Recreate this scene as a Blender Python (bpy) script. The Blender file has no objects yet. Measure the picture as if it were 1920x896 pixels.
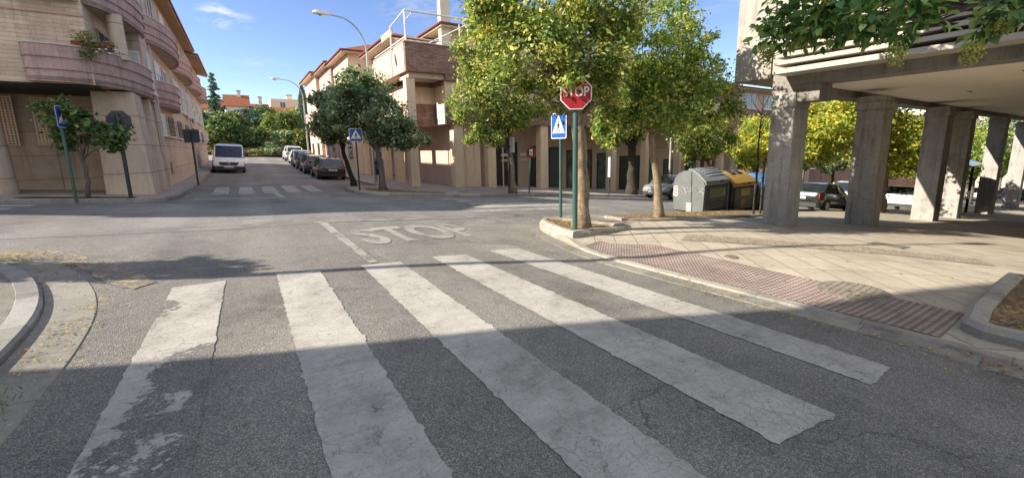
import bpy, math, random
import numpy as np
from mathutils import Vector, Matrix
from mathutils.geometry import delaunay_2d_cdt

random.seed(7)
RNG = np.random.default_rng(11)
S = bpy.context.scene
COL = S.collection
R = math.radians
PI = math.pi

# ------------------------------------------------------------------ helpers
def link(o, parent=None):
    COL.objects.link(o)
    if parent is not None:
        o.parent = parent
    return o

def tag(o, label=None, cat=None, group=None, kind=None):
    if label: o['label'] = label
    if cat: o['category'] = cat
    if group: o['group'] = group
    if kind: o['kind'] = kind
    return o

def empty(name, loc=(0, 0, 0), rz=0.0):
    o = bpy.data.objects.new(name, None)
    o.location = loc
    o.rotation_euler = (0, 0, rz)
    o.empty_display_size = 0.2
    return link(o)

class MB:
    def __init__(s):
        s.v = []; s.f = []; s.uv = None
    def add(s, vs, fs):
        n = len(s.v)
        s.v += [tuple(p) for p in vs]
        s.f += [tuple(i + n for i in f) for f in fs]
        return s
    def box(s, x0, x1, y0, y1, z0, z1):
        return s.add([(x0,y0,z0),(x1,y0,z0),(x1,y1,z0),(x0,y1,z0),(x0,y0,z1),(x1,y0,z1),(x1,y1,z1),(x0,y1,z1)],
              [(3,2,1,0),(4,5,6,7),(0,1,5,4),(1,2,6,5),(2,3,7,6),(3,0,4,7)])
    def hexa(s, p8):
        return s.add(p8, [(3,2,1,0),(4,5,6,7),(0,1,5,4),(1,2,6,5),(2,3,7,6),(3,0,4,7)])
    def bbox(s, x0, x1, y0, y1, z0, z1, b=0.02):
        # chamfered box (vertical edges + top edges)
        pl = [(x0+b,y0),(x1-b,y0),(x1,y0+b),(x1,y1-b),(x1-b,y1),(x0+b,y1),(x0,y1-b),(x0,y0+b)]
        cx, cy = (x0+x1)/2, (y0+y1)/2
        def sh(p): return (p[0]+(b if p[0]<cx else -b), p[1]+(b if p[1]<cy else -b))
        vs = [(p[0],p[1],z0) for p in pl]+[(p[0],p[1],z1-b) for p in pl]+[(*sh(p),z1) for p in pl]
        fs = [tuple(range(7,-1,-1)), tuple(range(16,24))]
        for k in (0,8):
            for i in range(8):
                j=(i+1)%8; fs.append((k+i,k+j,k+8+j,k+8+i))
        return s.add(vs, fs)
    def prism(s, poly, z0, z1):
        n=len(poly)
        a=sum(poly[i][0]*poly[(i+1)%n][1]-poly[(i+1)%n][0]*poly[i][1] for i in range(n))
        if a<0: poly=poly[::-1]
        z0f = z0 if callable(z0) else (lambda x,y: z0)
        z1f = z1 if callable(z1) else (lambda x,y: z1)
        vs=[(p[0],p[1],z0f(*p)) for p in poly]+[(p[0],p[1],z1f(*p)) for p in poly]
        fs=[tuple(range(n-1,-1,-1)),tuple(range(n,2*n))]+[(i,(i+1)%n,n+(i+1)%n,n+i) for i in range(n)]
        return s.add(vs,fs)
    def plane_prism(s, poly, fn, t0, t1):
        # poly in (u,w); fn(u,w,t)->xyz
        n=len(poly)
        vs=[fn(p[0],p[1],t0) for p in poly]+[fn(p[0],p[1],t1) for p in poly]
        fs=[tuple(range(n-1,-1,-1)),tuple(range(n,2*n))]+[(i,(i+1)%n,n+(i+1)%n,n+i) for i in range(n)]
        return s.add(vs,fs)
    def tube(s, pts, rad, n=8, cap=True):
        pts=[Vector(p) for p in pts]
        if not hasattr(rad,'__len__'): rad=[rad]*len(pts)
        vs=[]; fs=[]
        up=None
        for i,p in enumerate(pts):
            d=(pts[min(i+1,len(pts)-1)]-pts[max(i-1,0)])
            if d.length<1e-9: d=Vector((0,0,1))
            d.normalize()
            if up is None:
                up=Vector((1,0,0)) if abs(d.z)>.9 else Vector((0,0,1))
            a=d.cross(up)
            if a.length<1e-4: a=d.cross(Vector((0,1,0)))
            a.normalize(); b=a.cross(d).normalized(); up=b
            for k in range(n):
                t=2*PI*k/n
                vs.append(p+(a*math.cos(t)+b*math.sin(t))*rad[i])
        for i in range(len(pts)-1):
            for k in range(n):
                j=(k+1)%n
                fs.append((i*n+k,i*n+j,(i+1)*n+j,(i+1)*n+k))
        if cap:
            fs.append(tuple(range(n-1,-1,-1))); m=(len(pts)-1)*n
            fs.append(tuple(range(m,m+n)))
        return s.add(vs,fs)
    def lathe(s, prof, c=(0,0,0), n=16, axis='z'):
        vs=[];fs=[]
        for (r,h) in prof:
            for k in range(n):
                t=2*PI*k/n; x,y=r*math.cos(t),r*math.sin(t)
                if axis=='z': p=(c[0]+x,c[1]+y,c[2]+h)
                elif axis=='y': p=(c[0]+x,c[1]+h,c[2]-y)
                else: p=(c[0]+h,c[1]+x,c[2]+y)
                vs.append(p)
        for i in range(len(prof)-1):
            for k in range(n):
                j=(k+1)%n; fs.append((i*n+k,i*n+j,(i+1)*n+j,(i+1)*n+k))
        fs.append(tuple(range(n-1,-1,-1))); m=(len(prof)-1)*n; fs.append(tuple(range(m,m+n)))
        return s.add(vs,fs)
    def loft(s, rings, close=True, caps=True):
        n=len(rings[0]); vs=[p for r in rings for p in r]; fs=[]
        for i in range(len(rings)-1):
            for k in range(n if close else n-1):
                j=(k+1)%n; fs.append((i*n+k,i*n+j,(i+1)*n+j,(i+1)*n+k))
        if caps:
            fs.append(tuple(range(n-1,-1,-1))); m=(len(rings)-1)*n; fs.append(tuple(range(m,m+n)))
        return s.add(vs,fs)
    def build(s, name, mat, parent=None, smooth=False, angle=None):
        me=bpy.data.meshes.new(name)
        me.from_pydata(s.v,[],s.f); me.validate(); me.update()
        if s.uv is not None:
            ul=me.uv_layers.new(name='UVMap')
            for l in me.loops: ul.data[l.index].uv=s.uv[l.vertex_index]
        if isinstance(mat,(list,tuple)):
            for m in mat: me.materials.append(m)
        else: me.materials.append(mat)
        if smooth:
            me.polygons.foreach_set('use_smooth',[True]*len(me.polygons))
            if angle is not None and hasattr(me,'set_sharp_from_angle'):
                me.set_sharp_from_angle(angle=R(angle))
        o=bpy.data.objects.new(name,me)
        return link(o,parent)

def quadmesh(name, V, F, mat, parent=None):
    """V (n,3) float, F (m,k) int arrays -> fast mesh"""
    me=bpy.data.meshes.new(name)
    m,k=F.shape
    me.vertices.add(len(V)); me.vertices.foreach_set('co',V.astype(np.float32).ravel())
    me.loops.add(m*k); me.loops.foreach_set('vertex_index',F.astype(np.int32).ravel())
    me.polygons.add(m); me.polygons.foreach_set('loop_start',np.arange(0,m*k,k,dtype=np.int32))
    me.update(calc_edges=True); me.validate()
    if isinstance(mat,(list,tuple)):
        for x in mat: me.materials.append(x)
    else: me.materials.append(mat)
    o=bpy.data.objects.new(name,me)
    return link(o,parent)

def text_mesh(txt, size, depth=0.0, bold=0.0):
    c=bpy.data.curves.new('t','FONT'); c.body=txt; c.size=size; c.extrude=depth; c.offset=bold
    c.align_x='CENTER'; c.align_y='CENTER'
    o=bpy.data.objects.new('t',c); COL.objects.link(o)
    bpy.context.view_layer.update()
    me=bpy.data.meshes.new_from_object(o.evaluated_get(bpy.context.evaluated_depsgraph_get()))
    vs=[tuple(v.co) for v in me.vertices]; fs=[tuple(p.vertices) for p in me.polygons]
    bpy.data.objects.remove(o); bpy.data.curves.remove(c); bpy.data.meshes.remove(me)
    return vs,fs

# ------------------------------------------------------------------ materials
class NT:
    def __init__(s,name):
        s.m=bpy.data.materials.new(name); s.m.use_nodes=True
        s.t=s.m.node_tree; s.n=s.t.nodes; s.l=s.t.links
        s.b=s.n['Principled BSDF']; s.out=s.n['Material Output']
    def new(s,typ,**kw):
        n=s.n.new(typ)
        for k,v in kw.items():
            if hasattr(n,k): setattr(n,k,v)
        return n
    def set(s,node,**kw):
        for k,v in kw.items():
            s.inp(node,k,v)
        return node
    def inp(s,node,key,v):
        sk=node.inputs[key]
        if isinstance(v,bpy.types.NodeSocket): s.l.new(v,sk)
        else: sk.default_value=v
    def pos(s,obj=False):
        if obj: return s.new('ShaderNodeTexCoord').outputs['Object']
        return s.new('ShaderNodeNewGeometry').outputs['Position']
    def map(s,vec,scale=(1,1,1),rot=(0,0,0),loc=(0,0,0)):
        n=s.new('ShaderNodeMapping'); s.l.new(vec,n.inputs['Vector'])
        n.inputs['Scale'].default_value=scale; n.inputs['Rotation'].default_value=rot; n.inputs['Location'].default_value=loc
        return n.outputs[0]
    def noise(s,vec,scale,detail=4,rough=.6,dist=0):
        n=s.new('ShaderNodeTexNoise'); s.l.new(vec,n.inputs['Vector'])
        n.inputs['Scale'].default_value=scale; n.inputs['Detail'].default_value=detail
        n.inputs['Roughness'].default_value=rough; n.inputs['Distortion'].default_value=dist
        return n.outputs['Fac']
    def voro(s,vec,scale,feature='F1',out='Distance',rnd=1):
        n=s.new('ShaderNodeTexVoronoi',feature=feature); s.l.new(vec,n.inputs['Vector'])
        n.inputs['Scale'].default_value=scale; n.inputs['Randomness'].default_value=rnd
        return n.outputs[out]
    def ramp(s,fac,stops,interp='LINEAR'):
        n=s.new('ShaderNodeValToRGB'); s.l.new(fac,n.inputs[0]); cr=n.color_ramp; cr.interpolation=interp
        while len(cr.elements)>1: cr.elements.remove(cr.elements[-1])
        cr.elements[0].position=stops[0][0]; cr.elements[0].color=col4(stops[0][1])
        for p,c in stops[1:]:
            e=cr.elements.new(p); e.color=col4(c)
        return n.outputs['Color']
    def mix(s,fac,a,b,mode='MIX'):
        n=s.new('ShaderNodeMix',data_type='RGBA',blend_type=mode)
        s.inp2(n,0,fac); s.inp2(n,6,a); s.inp2(n,7,b)
        return n.outputs[2]
    def inp2(s,n,i,v):
        if isinstance(v,bpy.types.NodeSocket): s.l.new(v,n.inputs[i])
        elif isinstance(v,(tuple,list)): n.inputs[i].default_value=col4(v)
        else: n.inputs[i].default_value=v
    def math(s,op,a,b=0.0,clamp=False):
        n=s.new('ShaderNodeMath',operation=op,use_clamp=clamp); s.inp2(n,0,a); s.inp2(n,1,b)
        return n.outputs[0]
    def bump(s,h,strength=.3,dist=.01,normal=None):
        n=s.new('ShaderNodeBump'); s.l.new(h,n.inputs['Height'])
        n.inputs['Strength'].default_value=strength; n.inputs['Distance'].default_value=dist
        if normal is not None: s.l.new(normal,n.inputs['Normal'])
        return n.outputs['Normal']
    def fin(s,color=None,rough=None,normal=None,**kw):
        if color is not None: s.inp2(s.b,'Base Color',color) if not isinstance(color,(tuple,list)) else s.b.inputs['Base Color'].__setattr__('default_value',col4(color))
        if rough is not None: s.inp(s.b,'Roughness',rough)
        if normal is not None: s.l.new(normal,s.b.inputs['Normal'])
        for k,v in kw.items():
            s.inp(s.b,k.replace('_',' '),v)
        return s.m
def col4(c):
    if hasattr(c,'__len__'): return (c[0],c[1],c[2],1)
    return (c,c,c,1)
def sc(c,k): return tuple(x*k for x in c)

def plain(name,c,rough=.6,var=.18,scale=3,bump=0,metal=0,obj=False,spec=.5,fine=60,streak=False):
    t=NT(name); p=t.pos(obj)
    n1=t.noise(p,scale,5,.65); n2=t.noise(p,fine,2,.6)
    f=t.math('ADD',t.math('MULTIPLY',n1,.7),t.math('MULTIPLY',n2,.3))
    colr=t.ramp(f,[(.3,sc(c,1-var)),(.7,sc(c,1+var*.6))])
    if streak: colr=t.mix(1.0,colr,t.ramp(t.noise(t.map(p,scale=(3,3,.22)),1.4,6,.75),[(.3,.72),(.46,1),(.7,1.05)]),'MULTIPLY')
    nor=t.bump(t.math('ADD',n2,t.math('MULTIPLY',n1,.5)),bump,.01) if bump else None
    return t.fin(colr,rough,nor,Metallic=metal,Specular_IOR_Level=spec)

def asphalt_nodes(t,p,lo,hi):
    agg=t.voro(p,165,'F1','Color')
    g=t.new('ShaderNodeSeparateColor'); t.l.new(agg,g.inputs[0])
    dist=t.voro(p,165,'F1','Distance')
    big=t.noise(p,.35,6,.65,.4); mid=t.noise(p,5,5,.7); fine=t.noise(p,240,2,.7)
    a=t.ramp(g.outputs[0],[(0,sc(lo,.74)),(.4,lo),(.78,hi),(1,sc(hi,1.5))])
    tone=t.math('ADD',t.math('MULTIPLY',big,.9),t.math('MULTIPLY',mid,.5))
    cc=t.mix(1.0,a,t.ramp(tone,[(.45,(.62,.62,.63)),(.7,(.95,.94,.92)),(.95,(1.2,1.17,1.12))]),'MULTIPLY')
    cc=t.mix(1.0,cc,t.ramp(fine,[(.35,.72),(.65,1.22)]),'MULTIPLY')
    pt=t.voro(t.map(p,scale=(.33,.16,1),rot=(0,0,.12)),1.0,'F1','Color'); pg=t.new('ShaderNodeSeparateColor'); t.l.new(pt,pg.inputs[0])
    cc=t.mix(1.0,cc,t.ramp(pg.outputs[0],[(0,.84),(.5,1),(1,1.07)]),'MULTIPLY')
    sxp=t.new('ShaderNodeSeparateXYZ'); t.l.new(p,sxp.inputs[0])
    wt=t.math('SINE',t.math('ADD',t.math('MULTIPLY',sxp.outputs[0],3.6),t.math('MULTIPLY',t.noise(p,.5,3),2.2)))
    cc=t.mix(1.0,cc,t.ramp(wt,[(0,.93),(.7,1.04)]),'MULTIPLY')
    spk=t.ramp(t.noise(t.map(p,loc=(4,9,0)),9,3,.8),[(.66,1),(.72,.55)])
    cc=t.mix(1.0,cc,spk,'MULTIPLY')
    # oil stains and cracks with a shape of their own
    w=t.new('ShaderNodeVectorMath',operation='ADD'); t.l.new(p,w.inputs[0])
    nz=t.new('ShaderNodeTexNoise'); t.l.new(p,nz.inputs['Vector']); nz.inputs['Scale'].default_value=1.6; nz.inputs['Detail'].default_value=5
    wm=t.new('ShaderNodeVectorMath',operation='SCALE'); t.l.new(nz.outputs['Color'],wm.inputs[0]); wm.inputs[3].default_value=.9
    t.l.new(wm.outputs[0],w.inputs[1])
    cr=t.voro(w.outputs[0],.34,'DISTANCE_TO_EDGE','Distance')
    crm=t.ramp(cr,[(0,.5),(.0015,.7),(.0035,1)])
    gate=t.ramp(t.noise(p,.5,3),[(.5,0),(.58,1)])
    cc=t.mix(gate,cc,t.mix(1.0,cc,crm,'MULTIPLY'))
    st=t.ramp(t.noise(t.map(p,loc=(13,7,0)),.55,5,.7),[(.56,1),(.72,.6)])
    cc=t.mix(1.0,cc,st,'MULTIPLY')
    h=t.math('ADD',t.math('MULTIPLY',dist,-1.0),t.math('MULTIPLY',fine,.4))
    return cc,h

def m_asphalt(name,lo=(.15,.147,.139),hi=(.248,.238,.219)):
    t=NT(name); p=t.pos()
    c,h=asphalt_nodes(t,p,lo,hi)
    return t.fin(c,.88,t.bump(h,.55,.008),Specular_IOR_Level=.3)

def m_paint(name,white=(.385,.375,.348),thr=.40,soft=.05,wear_scale=3.0,zone=None):
    """worn thermoplastic paint showing the asphalt where it flaked off"""
    t=NT(name); p=t.pos()
    a,h=asphalt_nodes(t,p,(.13,.127,.12),(.215,.207,.193))
    n=t.noise(p,wear_scale,8,.72,.6); fine=t.noise(p,22,5,.75)
    k=t.math('ADD',t.math('MULTIPLY',n,.6),t.math('MULTIPLY',fine,.4))
    if zone:
        # zone: list of (x,y,r,amount): heavier wear round a spot
        for (zx,zy,rx,ry,am) in zone:
            m=t.map(p,scale=(1/rx,1/ry,0),loc=(-zx/rx,-zy/ry,0))
            ln=t.new('ShaderNodeVectorMath',operation='LENGTH'); t.l.new(m,ln.inputs[0])
            d=t.ramp(ln.outputs['Value'],[(0,am),(.75,am*.8),(1,0)])
            k=t.math('SUBTRACT',k,d)
    mask=t.ramp(k,[(thr-soft*.2,0),(thr+soft*.2,1)])
    # cracks in the paint film
    wn=t.new('ShaderNodeTexNoise'); t.l.new(p,wn.inputs['Vector']); wn.inputs['Scale'].default_value=4; wn.inputs['Detail'].default_value=4
    w=t.new('ShaderNodeVectorMath',operation='MULTIPLY_ADD'); t.l.new(wn.outputs['Color'],w.inputs[0]); w.inputs[1].default_value=(.3,.3,.3); t.l.new(p,w.inputs[2])
    cr=t.voro(w.outputs[0],4.2,'DISTANCE_TO_EDGE','Distance')
    cg=t.ramp(t.noise(p,1.3,3),[(.36,0),(.5,1)])
    crk=t.ramp(cr,[(0,.52),(.007,.78),(.016,1)])
    cr2=t.ramp(t.voro(w.outputs[0],11.0,'DISTANCE_TO_EDGE','Distance'),[(0,.6),(.02,.85),(.05,1)])
    cg2=t.ramp(t.noise(t.map(p,loc=(7,3,0)),1.7,3),[(.48,0),(.6,1)])
    dirt=t.ramp(t.noise(p,1.5,8,.75),[(.3,(.5,.49,.47)),(.46,(.84,.83,.81)),(.58,(1,.99,.97)),(.75,(1.08,1.07,1.04))])
    sp=t.ramp(t.noise(p,70,3,.7),[(.33,.62),(.43,.97),(.7,1.04)])
    stre=t.ramp(t.noise(t.map(p,scale=(3,26,1),rot=(0,0,.5)),1,4,.7),[(.3,.86),(.55,1.0)])
    wc=t.mix(1.0,t.mix(1.0,white,dirt,'MULTIPLY'),sp,'MULTIPLY')
    wc=t.mix(1.0,wc,stre,'MULTIPLY')
    wc=t.mix(cg,wc,t.mix(1.0,wc,crk,'MULTIPLY'))
    wc=t.mix(cg2,wc,t.mix(1.0,wc,cr2,'MULTIPLY'))
    cc=t.mix(mask,a,wc)
    hh=t.math('ADD',t.math('MULTIPLY',mask,1.6),t.math('MULTIPLY',h,.4))
    return t.fin(cc,.75,t.bump(hh,.5,.006),Specular_IOR_Level=.35)

def m_concrete(name,c=(.36,.33,.28),speck=.25,scale=1.0):
    t=NT(name); p=t.pos()
    n=t.noise(p,1.3*scale,7,.7); f=t.noise(p,90*scale,3,.7)
    cc=t.mix(1.0,t.ramp(n,[(.3,sc(c,.72)),(.55,c),(.75,sc(c,1.12))]),t.ramp(f,[(.3,1-speck),(.7,1+speck*.5)]),'MULTIPLY')
    st=t.ramp(t.noise(p,4.5,5,.75),[(.33,.62),(.48,1)])
    cc=t.mix(.6,cc,t.mix(1.0,cc,st,'MULTIPLY'))
    cc=t.mix(1.0,cc,t.ramp(t.noise(t.map(p,scale=(5,5,.35)),1.5,5,.7),[(.33,.68),(.5,1),(.7,1.06)]),'MULTIPLY')
    return t.fin(cc,.85,t.bump(f,.35,.006),Specular_IOR_Level=.3)

def m_kerb(name,c=(.40,.375,.32)):
    t=NT(name); p=t.pos()
    uv=t.new('ShaderNodeUVMap').outputs[0]
    sx=t.new('ShaderNodeSeparateXYZ'); t.l.new(uv,sx.inputs[0])
    fr=t.math('FRACT',sx.outputs[0]); e=t.math('MINIMUM',fr,t.math('SUBTRACT',1.0,fr))
    j=t.ramp(e,[(0,.55),(.006,.7),(.012,1)])
    cell=t.math('FLOOR',sx.outputs[0]); wn=t.new('ShaderNodeTexWhiteNoise',noise_dimensions='1D'); t.l.new(cell,wn.inputs['W'])
    n=t.noise(p,2.2,7,.75); f=t.noise(p,70,3,.7)
    cc=t.mix(1.0,t.ramp(n,[(.28,sc(c,.5)),(.5,c),(.75,sc(c,1.12))]),t.ramp(f,[(.3,.72),(.7,1.12)]),'MULTIPLY')
    cc=t.mix(1.0,cc,t.ramp(wn.outputs['Value'],[(0,.78),(1,1.1)]),'MULTIPLY')
    cc=t.mix(1.0,cc,j,'MULTIPLY')
    return t.fin(cc,.85,t.bump(t.math('ADD',f,t.math('MULTIPLY',j,.6)),.4,.008),Specular_IOR_Level=.3)

def m_slabs(name,c,bw=.6,bh=.4,rot=0,mort=.012,var=.16,joint=(.12,.1,.08),off=.5,loc=(0,0,0),vertical=None):
    t=NT(name); p=t.pos()
    if vertical=='x':   # wall in the XZ plane
        p=t.map(p,rot=(PI/2,0,0))
    elif vertical=='y':
        s=t.new('ShaderNodeSeparateXYZ'); t.l.new(p,s.inputs[0]); cb=t.new('ShaderNodeCombineXYZ')
        t.l.new(s.outputs[1],cb.inputs[0]); t.l.new(s.outputs[2],cb.inputs[1]); p=cb.outputs[0]
    elif vertical=='xy':
        s=t.new('ShaderNodeSeparateXYZ'); t.l.new(p,s.inputs[0]); cb=t.new('ShaderNodeCombineXYZ')
        t.l.new(t.math('ADD',s.outputs[0],s.outputs[1]),cb.inputs[0]); t.l.new(s.outputs[2],cb.inputs[1]); p=cb.outputs[0]
    q=t.map(p,rot=(0,0,rot),loc=loc)
    b=t.new('ShaderNodeTexBrick',offset=off); t.l.new(q,b.inputs['Vector'])
    b.inputs['Scale'].default_value=1; b.inputs['Brick Width'].default_value=bw; b.inputs['Row Height'].default_value=bh
    b.inputs['Mortar Size'].default_value=mort; b.inputs['Mortar Smooth'].default_value=.2; b.inputs['Bias'].default_value=0
    b.inputs['Color1'].default_value=col4(sc(c,1-var)); b.inputs['Color2'].default_value=col4(sc(c,1+var)); b.inputs['Mortar'].default_value=col4(joint)
    pp=t.pos()
    n=t.noise(pp,1.1,6,.7); f=t.noise(pp,75,3,.7)
    cc=t.mix(1.0,b.outputs['Color'],t.ramp(n,[(.3,.74),(.55,1),(.78,1.1)]),'MULTIPLY')
    cc=t.mix(1.0,cc,t.ramp(f,[(.3,.85),(.7,1.1)]),'MULTIPLY')
    if vertical: cc=t.mix(1.0,cc,t.ramp(t.noise(t.map(pp,scale=(3,3,.22)),1.4,6,.75),[(.3,.7),(.48,1),(.7,1.05)]),'MULTIPLY')
    else: cc=t.mix(1.0,cc,t.ramp(t.noise(pp,3.2,6,.8),[(.32,.7),(.45,1)]),'MULTIPLY')
    return t.fin(cc,.85,t.bump(t.math('ADD',t.math('MULTIPLY',b.outputs['Fac'],-1.0),t.math('MULTIPLY',f,.25)),.5,.01),Specular_IOR_Level=.3)

def m_tactile(name):
    t=NT(name); p=t.pos()
    q=t.map(p,rot=(0,0,0))
    b=t.new('ShaderNodeTexBrick',offset=0.0); t.l.new(q,b.inputs['Vector'])
    b.inputs['Scale'].default_value=1; b.inputs['Brick Width'].default_value=.2; b.inputs['Row Height'].default_value=.2
    b.inputs['Mortar Size'].default_value=.004
    c=(.37,.295,.265)
    b.inputs['Color1'].default_value=col4(sc(c,.88)); b.inputs['Color2'].default_value=col4(sc(c,1.1)); b.inputs['Mortar'].default_value=col4((.24,.19,.16))
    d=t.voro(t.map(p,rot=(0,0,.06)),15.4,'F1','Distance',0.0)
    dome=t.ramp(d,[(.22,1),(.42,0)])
    n=t.noise(p,1.2,6,.7); f=t.noise(p,90,2,.7)
    cc=t.mix(1.0,b.outputs['Color'],t.ramp(n,[(.3,.72),(.6,1.05)]),'MULTIPLY')
    cc=t.mix(1.0,cc,t.ramp(f,[(.3,.85),(.7,1.1)]),'MULTIPLY')
    cc=t.mix(1.0,cc,t.ramp(d,[(.0,1.15),(.3,1.1),(.44,.42),(.6,.5)]),'MULTIPLY')  # gaps between domes darkened and tops lightened: their shadow put into the colour
    return t.fin(cc,.8,t.bump(dome,.9,.012),Specular_IOR_Level=.3)

def m_soil(name,c=(.19,.135,.085)):
    t=NT(name); p=t.pos()
    n=t.noise(p,3,8,.75); f=t.voro(p,38,'F1','Color'); g=t.new('ShaderNodeSeparateColor'); t.l.new(f,g.inputs[0])
    cc=t.mix(1.0,t.ramp(n,[(.3,sc(c,.5)),(.5,c),(.72,sc(c,1.6))]),t.ramp(g.outputs[0],[(0,.55),(.6,1),(1,1.7)]),'MULTIPLY')
    return t.fin(cc,.95,t.bump(t.math('ADD',n,g.outputs[1]),.8,.03),Specular_IOR_Level=.15)

def m_leaf(name,dark,mid,light,yellow,yamt=.25,trans=.42,nscale=1.9):
    t=NT(name); p=t.pos()
    r=t.new('ShaderNodeNewGeometry').outputs['Random Per Island']
    c1=t.ramp(r,[(0,dark),(.45,mid),(.8,light),(1,sc(light,1.25))])
    n=t.noise(p,nscale,4,.6)
    k=t.math('ADD',n,t.math('MULTIPLY',t.math('SUBTRACT',r,.5),.35))
    ym=t.ramp(k,[(.62-yamt*.5,0),(.78-yamt*.5,1)])
    cc=t.mix(ym,c1,t.ramp(r,[(0,sc(yellow,.6)),(.6,yellow),(1,sc(yellow,1.2))]))
    t.b.inputs['Roughness'].default_value=.5
    t.l.new(cc,t.b.inputs['Base Color']); t.b.inputs['Specular IOR Level'].default_value=.4
    tr=t.new('ShaderNodeBsdfTranslucent'); t.l.new(t.mix(1.0,cc,(1.25,1.2,.6),'MULTIPLY'),tr.inputs['Color'])
    ms=t.new('ShaderNodeMixShader'); ms.inputs[0].default_value=trans
    t.l.new(t.b.outputs[0],ms.inputs[1]); t.l.new(tr.outputs[0],ms.inputs[2]); t.l.new(ms.outputs[0],t.out.inputs[0])
    return t.m

def m_bark(name,c=(.19,.15,.11)):
    t=NT(name); p=t.pos()
    n=t.noise(t.map(p,scale=(9,9,2.2)),1.6,7,.75,.6)
    n2=t.noise(t.map(p,scale=(3,3,9)),1.8,4,.7)
    cc=t.mix(1.0,t.ramp(n,[(.28,sc(c,.4)),(.5,c),(.72,sc(c,1.55))]),t.ramp(n2,[(.35,.7),(.6,1.1)]),'MULTIPLY')
    return t.fin(cc,.92,t.bump(n,.9,.03),Specular_IOR_Level=.2)

def m_tiles(name,c=(.40,.135,.06)):
    t=NT(name); p=t.pos()
    s=t.new('ShaderNodeSeparateXYZ'); t.l.new(p,s.inputs[0])
    a=t.math('ADD',s.outputs[0],t.math('MULTIPLY',s.outputs[1],1.0))
    w=t.math('SINE',t.math('MULTIPLY',a,2*PI/.28))
    zr=t.math('FRACT',t.math('MULTIPLY',s.outputs[2],5.0))
    n=t.noise(p,2.5,5,.7); n2=t.noise(p,12,3,.6)
    cc=t.mix(1.0,t.ramp(n2,[(.3,sc(c,.6)),(.5,c),(.7,(c[0]*1.15,c[1]*1.5,c[2]*1.6))]),t.ramp(n,[(.3,.75),(.65,1.1)]),'MULTIPLY')
    cc=t.mix(1.0,cc,t.ramp(w,[(0,.5),(.45,1)]),'MULTIPLY')
    return t.fin(cc,.85,t.bump(t.math('ADD',w,t.math('MULTIPLY',zr,.5)),.8,.05),Specular_IOR_Level=.2)

def m_carpaint(name,c,rough=.28,metal=.0):
    t=NT(name); p=t.pos(True)
    n=t.noise(p,2.5,4,.6); cc=t.ramp(n,[(.3,sc(c,.88)),(.7,sc(c,1.08))])
    return t.fin(cc,rough,None,Metallic=metal,Coat_Weight=.6,Coat_Roughness=.06)
def m_glass(name,c=(.015,.02,.022),rough=.06):
    t=NT(name); p=t.pos(True); n=t.noise(p,1.4,3,.5)
    return t.fin(t.ramp(n,[(.35,sc(c,.6)),(.65,sc(c,1.8))]),rough,None,Specular_IOR_Level=.8)

def m_graffiti(name,base):
    t=NT(name); p=t.pos(True)
    n=t.noise(p,2.2,5,.65)
    c=t.ramp(n,[(.3,sc(base,.8)),(.7,sc(base,1.15))])
    q=t.map(p,scale=(1,3.2,2.0),rot=(.5,.2,.1))
    w=t.noise(q,2.4,2,.5,2.6)
    line=t.ramp(w,[(.42,0),(.44,1),(.53,1),(.55,0)])
    s=t.new('ShaderNodeSeparateXYZ'); t.l.new(p,s.inputs[0])
    gate=t.ramp(s.outputs[2],[(.62,0),(.78,1),(1.5,1),(1.6,0)])
    c=t.mix(t.math('MULTIPLY',t.math('MULTIPLY',line,gate),.85),c,(.03,.032,.032))
    w2=t.noise(t.map(p,loc=(3,5,1),scale=(1,2.5,2.4)),3.7,2,.5,1.8)
    l2=t.ramp(w2,[(.45,0),(.47,1),(.53,1),(.55,0)])
    c=t.mix(t.math('MULTIPLY',t.math('MULTIPLY',l2,gate),.35),c,(.5,.52,.5))
    return t.fin(c,.55,t.bump(n,.1,.01))

M={}
M['asphalt']=m_asphalt('asphalt')
M['asphalt2']=m_asphalt('asphalt_smooth',(.172,.17,.164),(.243,.238,.228))
M['paint']=m_paint('road_paint',thr=.385)
M['paintw']=m_paint('road_paint_worn',thr=.40,zone=[(-.42,3.7,.34,.45,.19),(-.48,2.55,.42,1.3,.15),(-.6,1.2,.5,.9,.10),(-.95,5.2,.3,.35,.16),(-.25,3.1,.25,.7,.12)])
M['paintf']=m_paint('road_paint_faded',white=(.31,.30,.275),thr=.45)
M['painto']=m_paint('road_paint_old',white=(.40,.40,.40),thr=.45)
M['yellow']=m_paint('yellow_paint_worn',white=(.34,.28,.17),thr=.52,wear_scale=6)
M['concrete']=m_concrete('concrete')
M['gutter']=m_concrete('gutter_concrete',(.27,.25,.205),.6,1.6)
M['leftpave']=m_concrete('left_pavement_concrete',(.22,.205,.18),.5)
M['farpave']=m_slabs('far_pavement_slabs',(.33,.29,.265),.4,.4,0,.006,.1,(.14,.12,.11))
M['kerb']=m_kerb('kerb_stone',(.33,.31,.265))
M['kerbgrey']=m_kerb('kerb_stone_grey',(.27,.265,.25))
M['plaza']=m_slabs('plaza_slabs',(.37,.33,.265),.8,.4,R(-48),.009,.06,(.19,.155,.12),0.0)
M['pebble']=m_concrete('pebble_paving',(.33,.285,.22),1.1,.45)
M['tactile']=m_tactile('tactile_tiles')
M['soil']=m_soil('planter_soil')
M['earth']=m_soil('dry_earth',(.16,.12,.08))
M['iron']=plain('cast_iron',(.22,.20,.165),.6,.4,8,.5,.3)
M['polegreen']=plain('green_painted_steel',(.038,.095,.08),.45,.25,4,.05,.0)
M['poledark']=plain('dark_painted_steel',(.02,.028,.026),.5,.25,4)
M['galv']=plain('galvanised_steel',(.38,.40,.41),.45,.15,6,0,.4)
M['signback']=plain('sign_back_grey',(.042,.052,.07),.5,.2,6)
M['red']=plain('sign_red',(.34,.018,.024),.4,.12,5)
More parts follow.
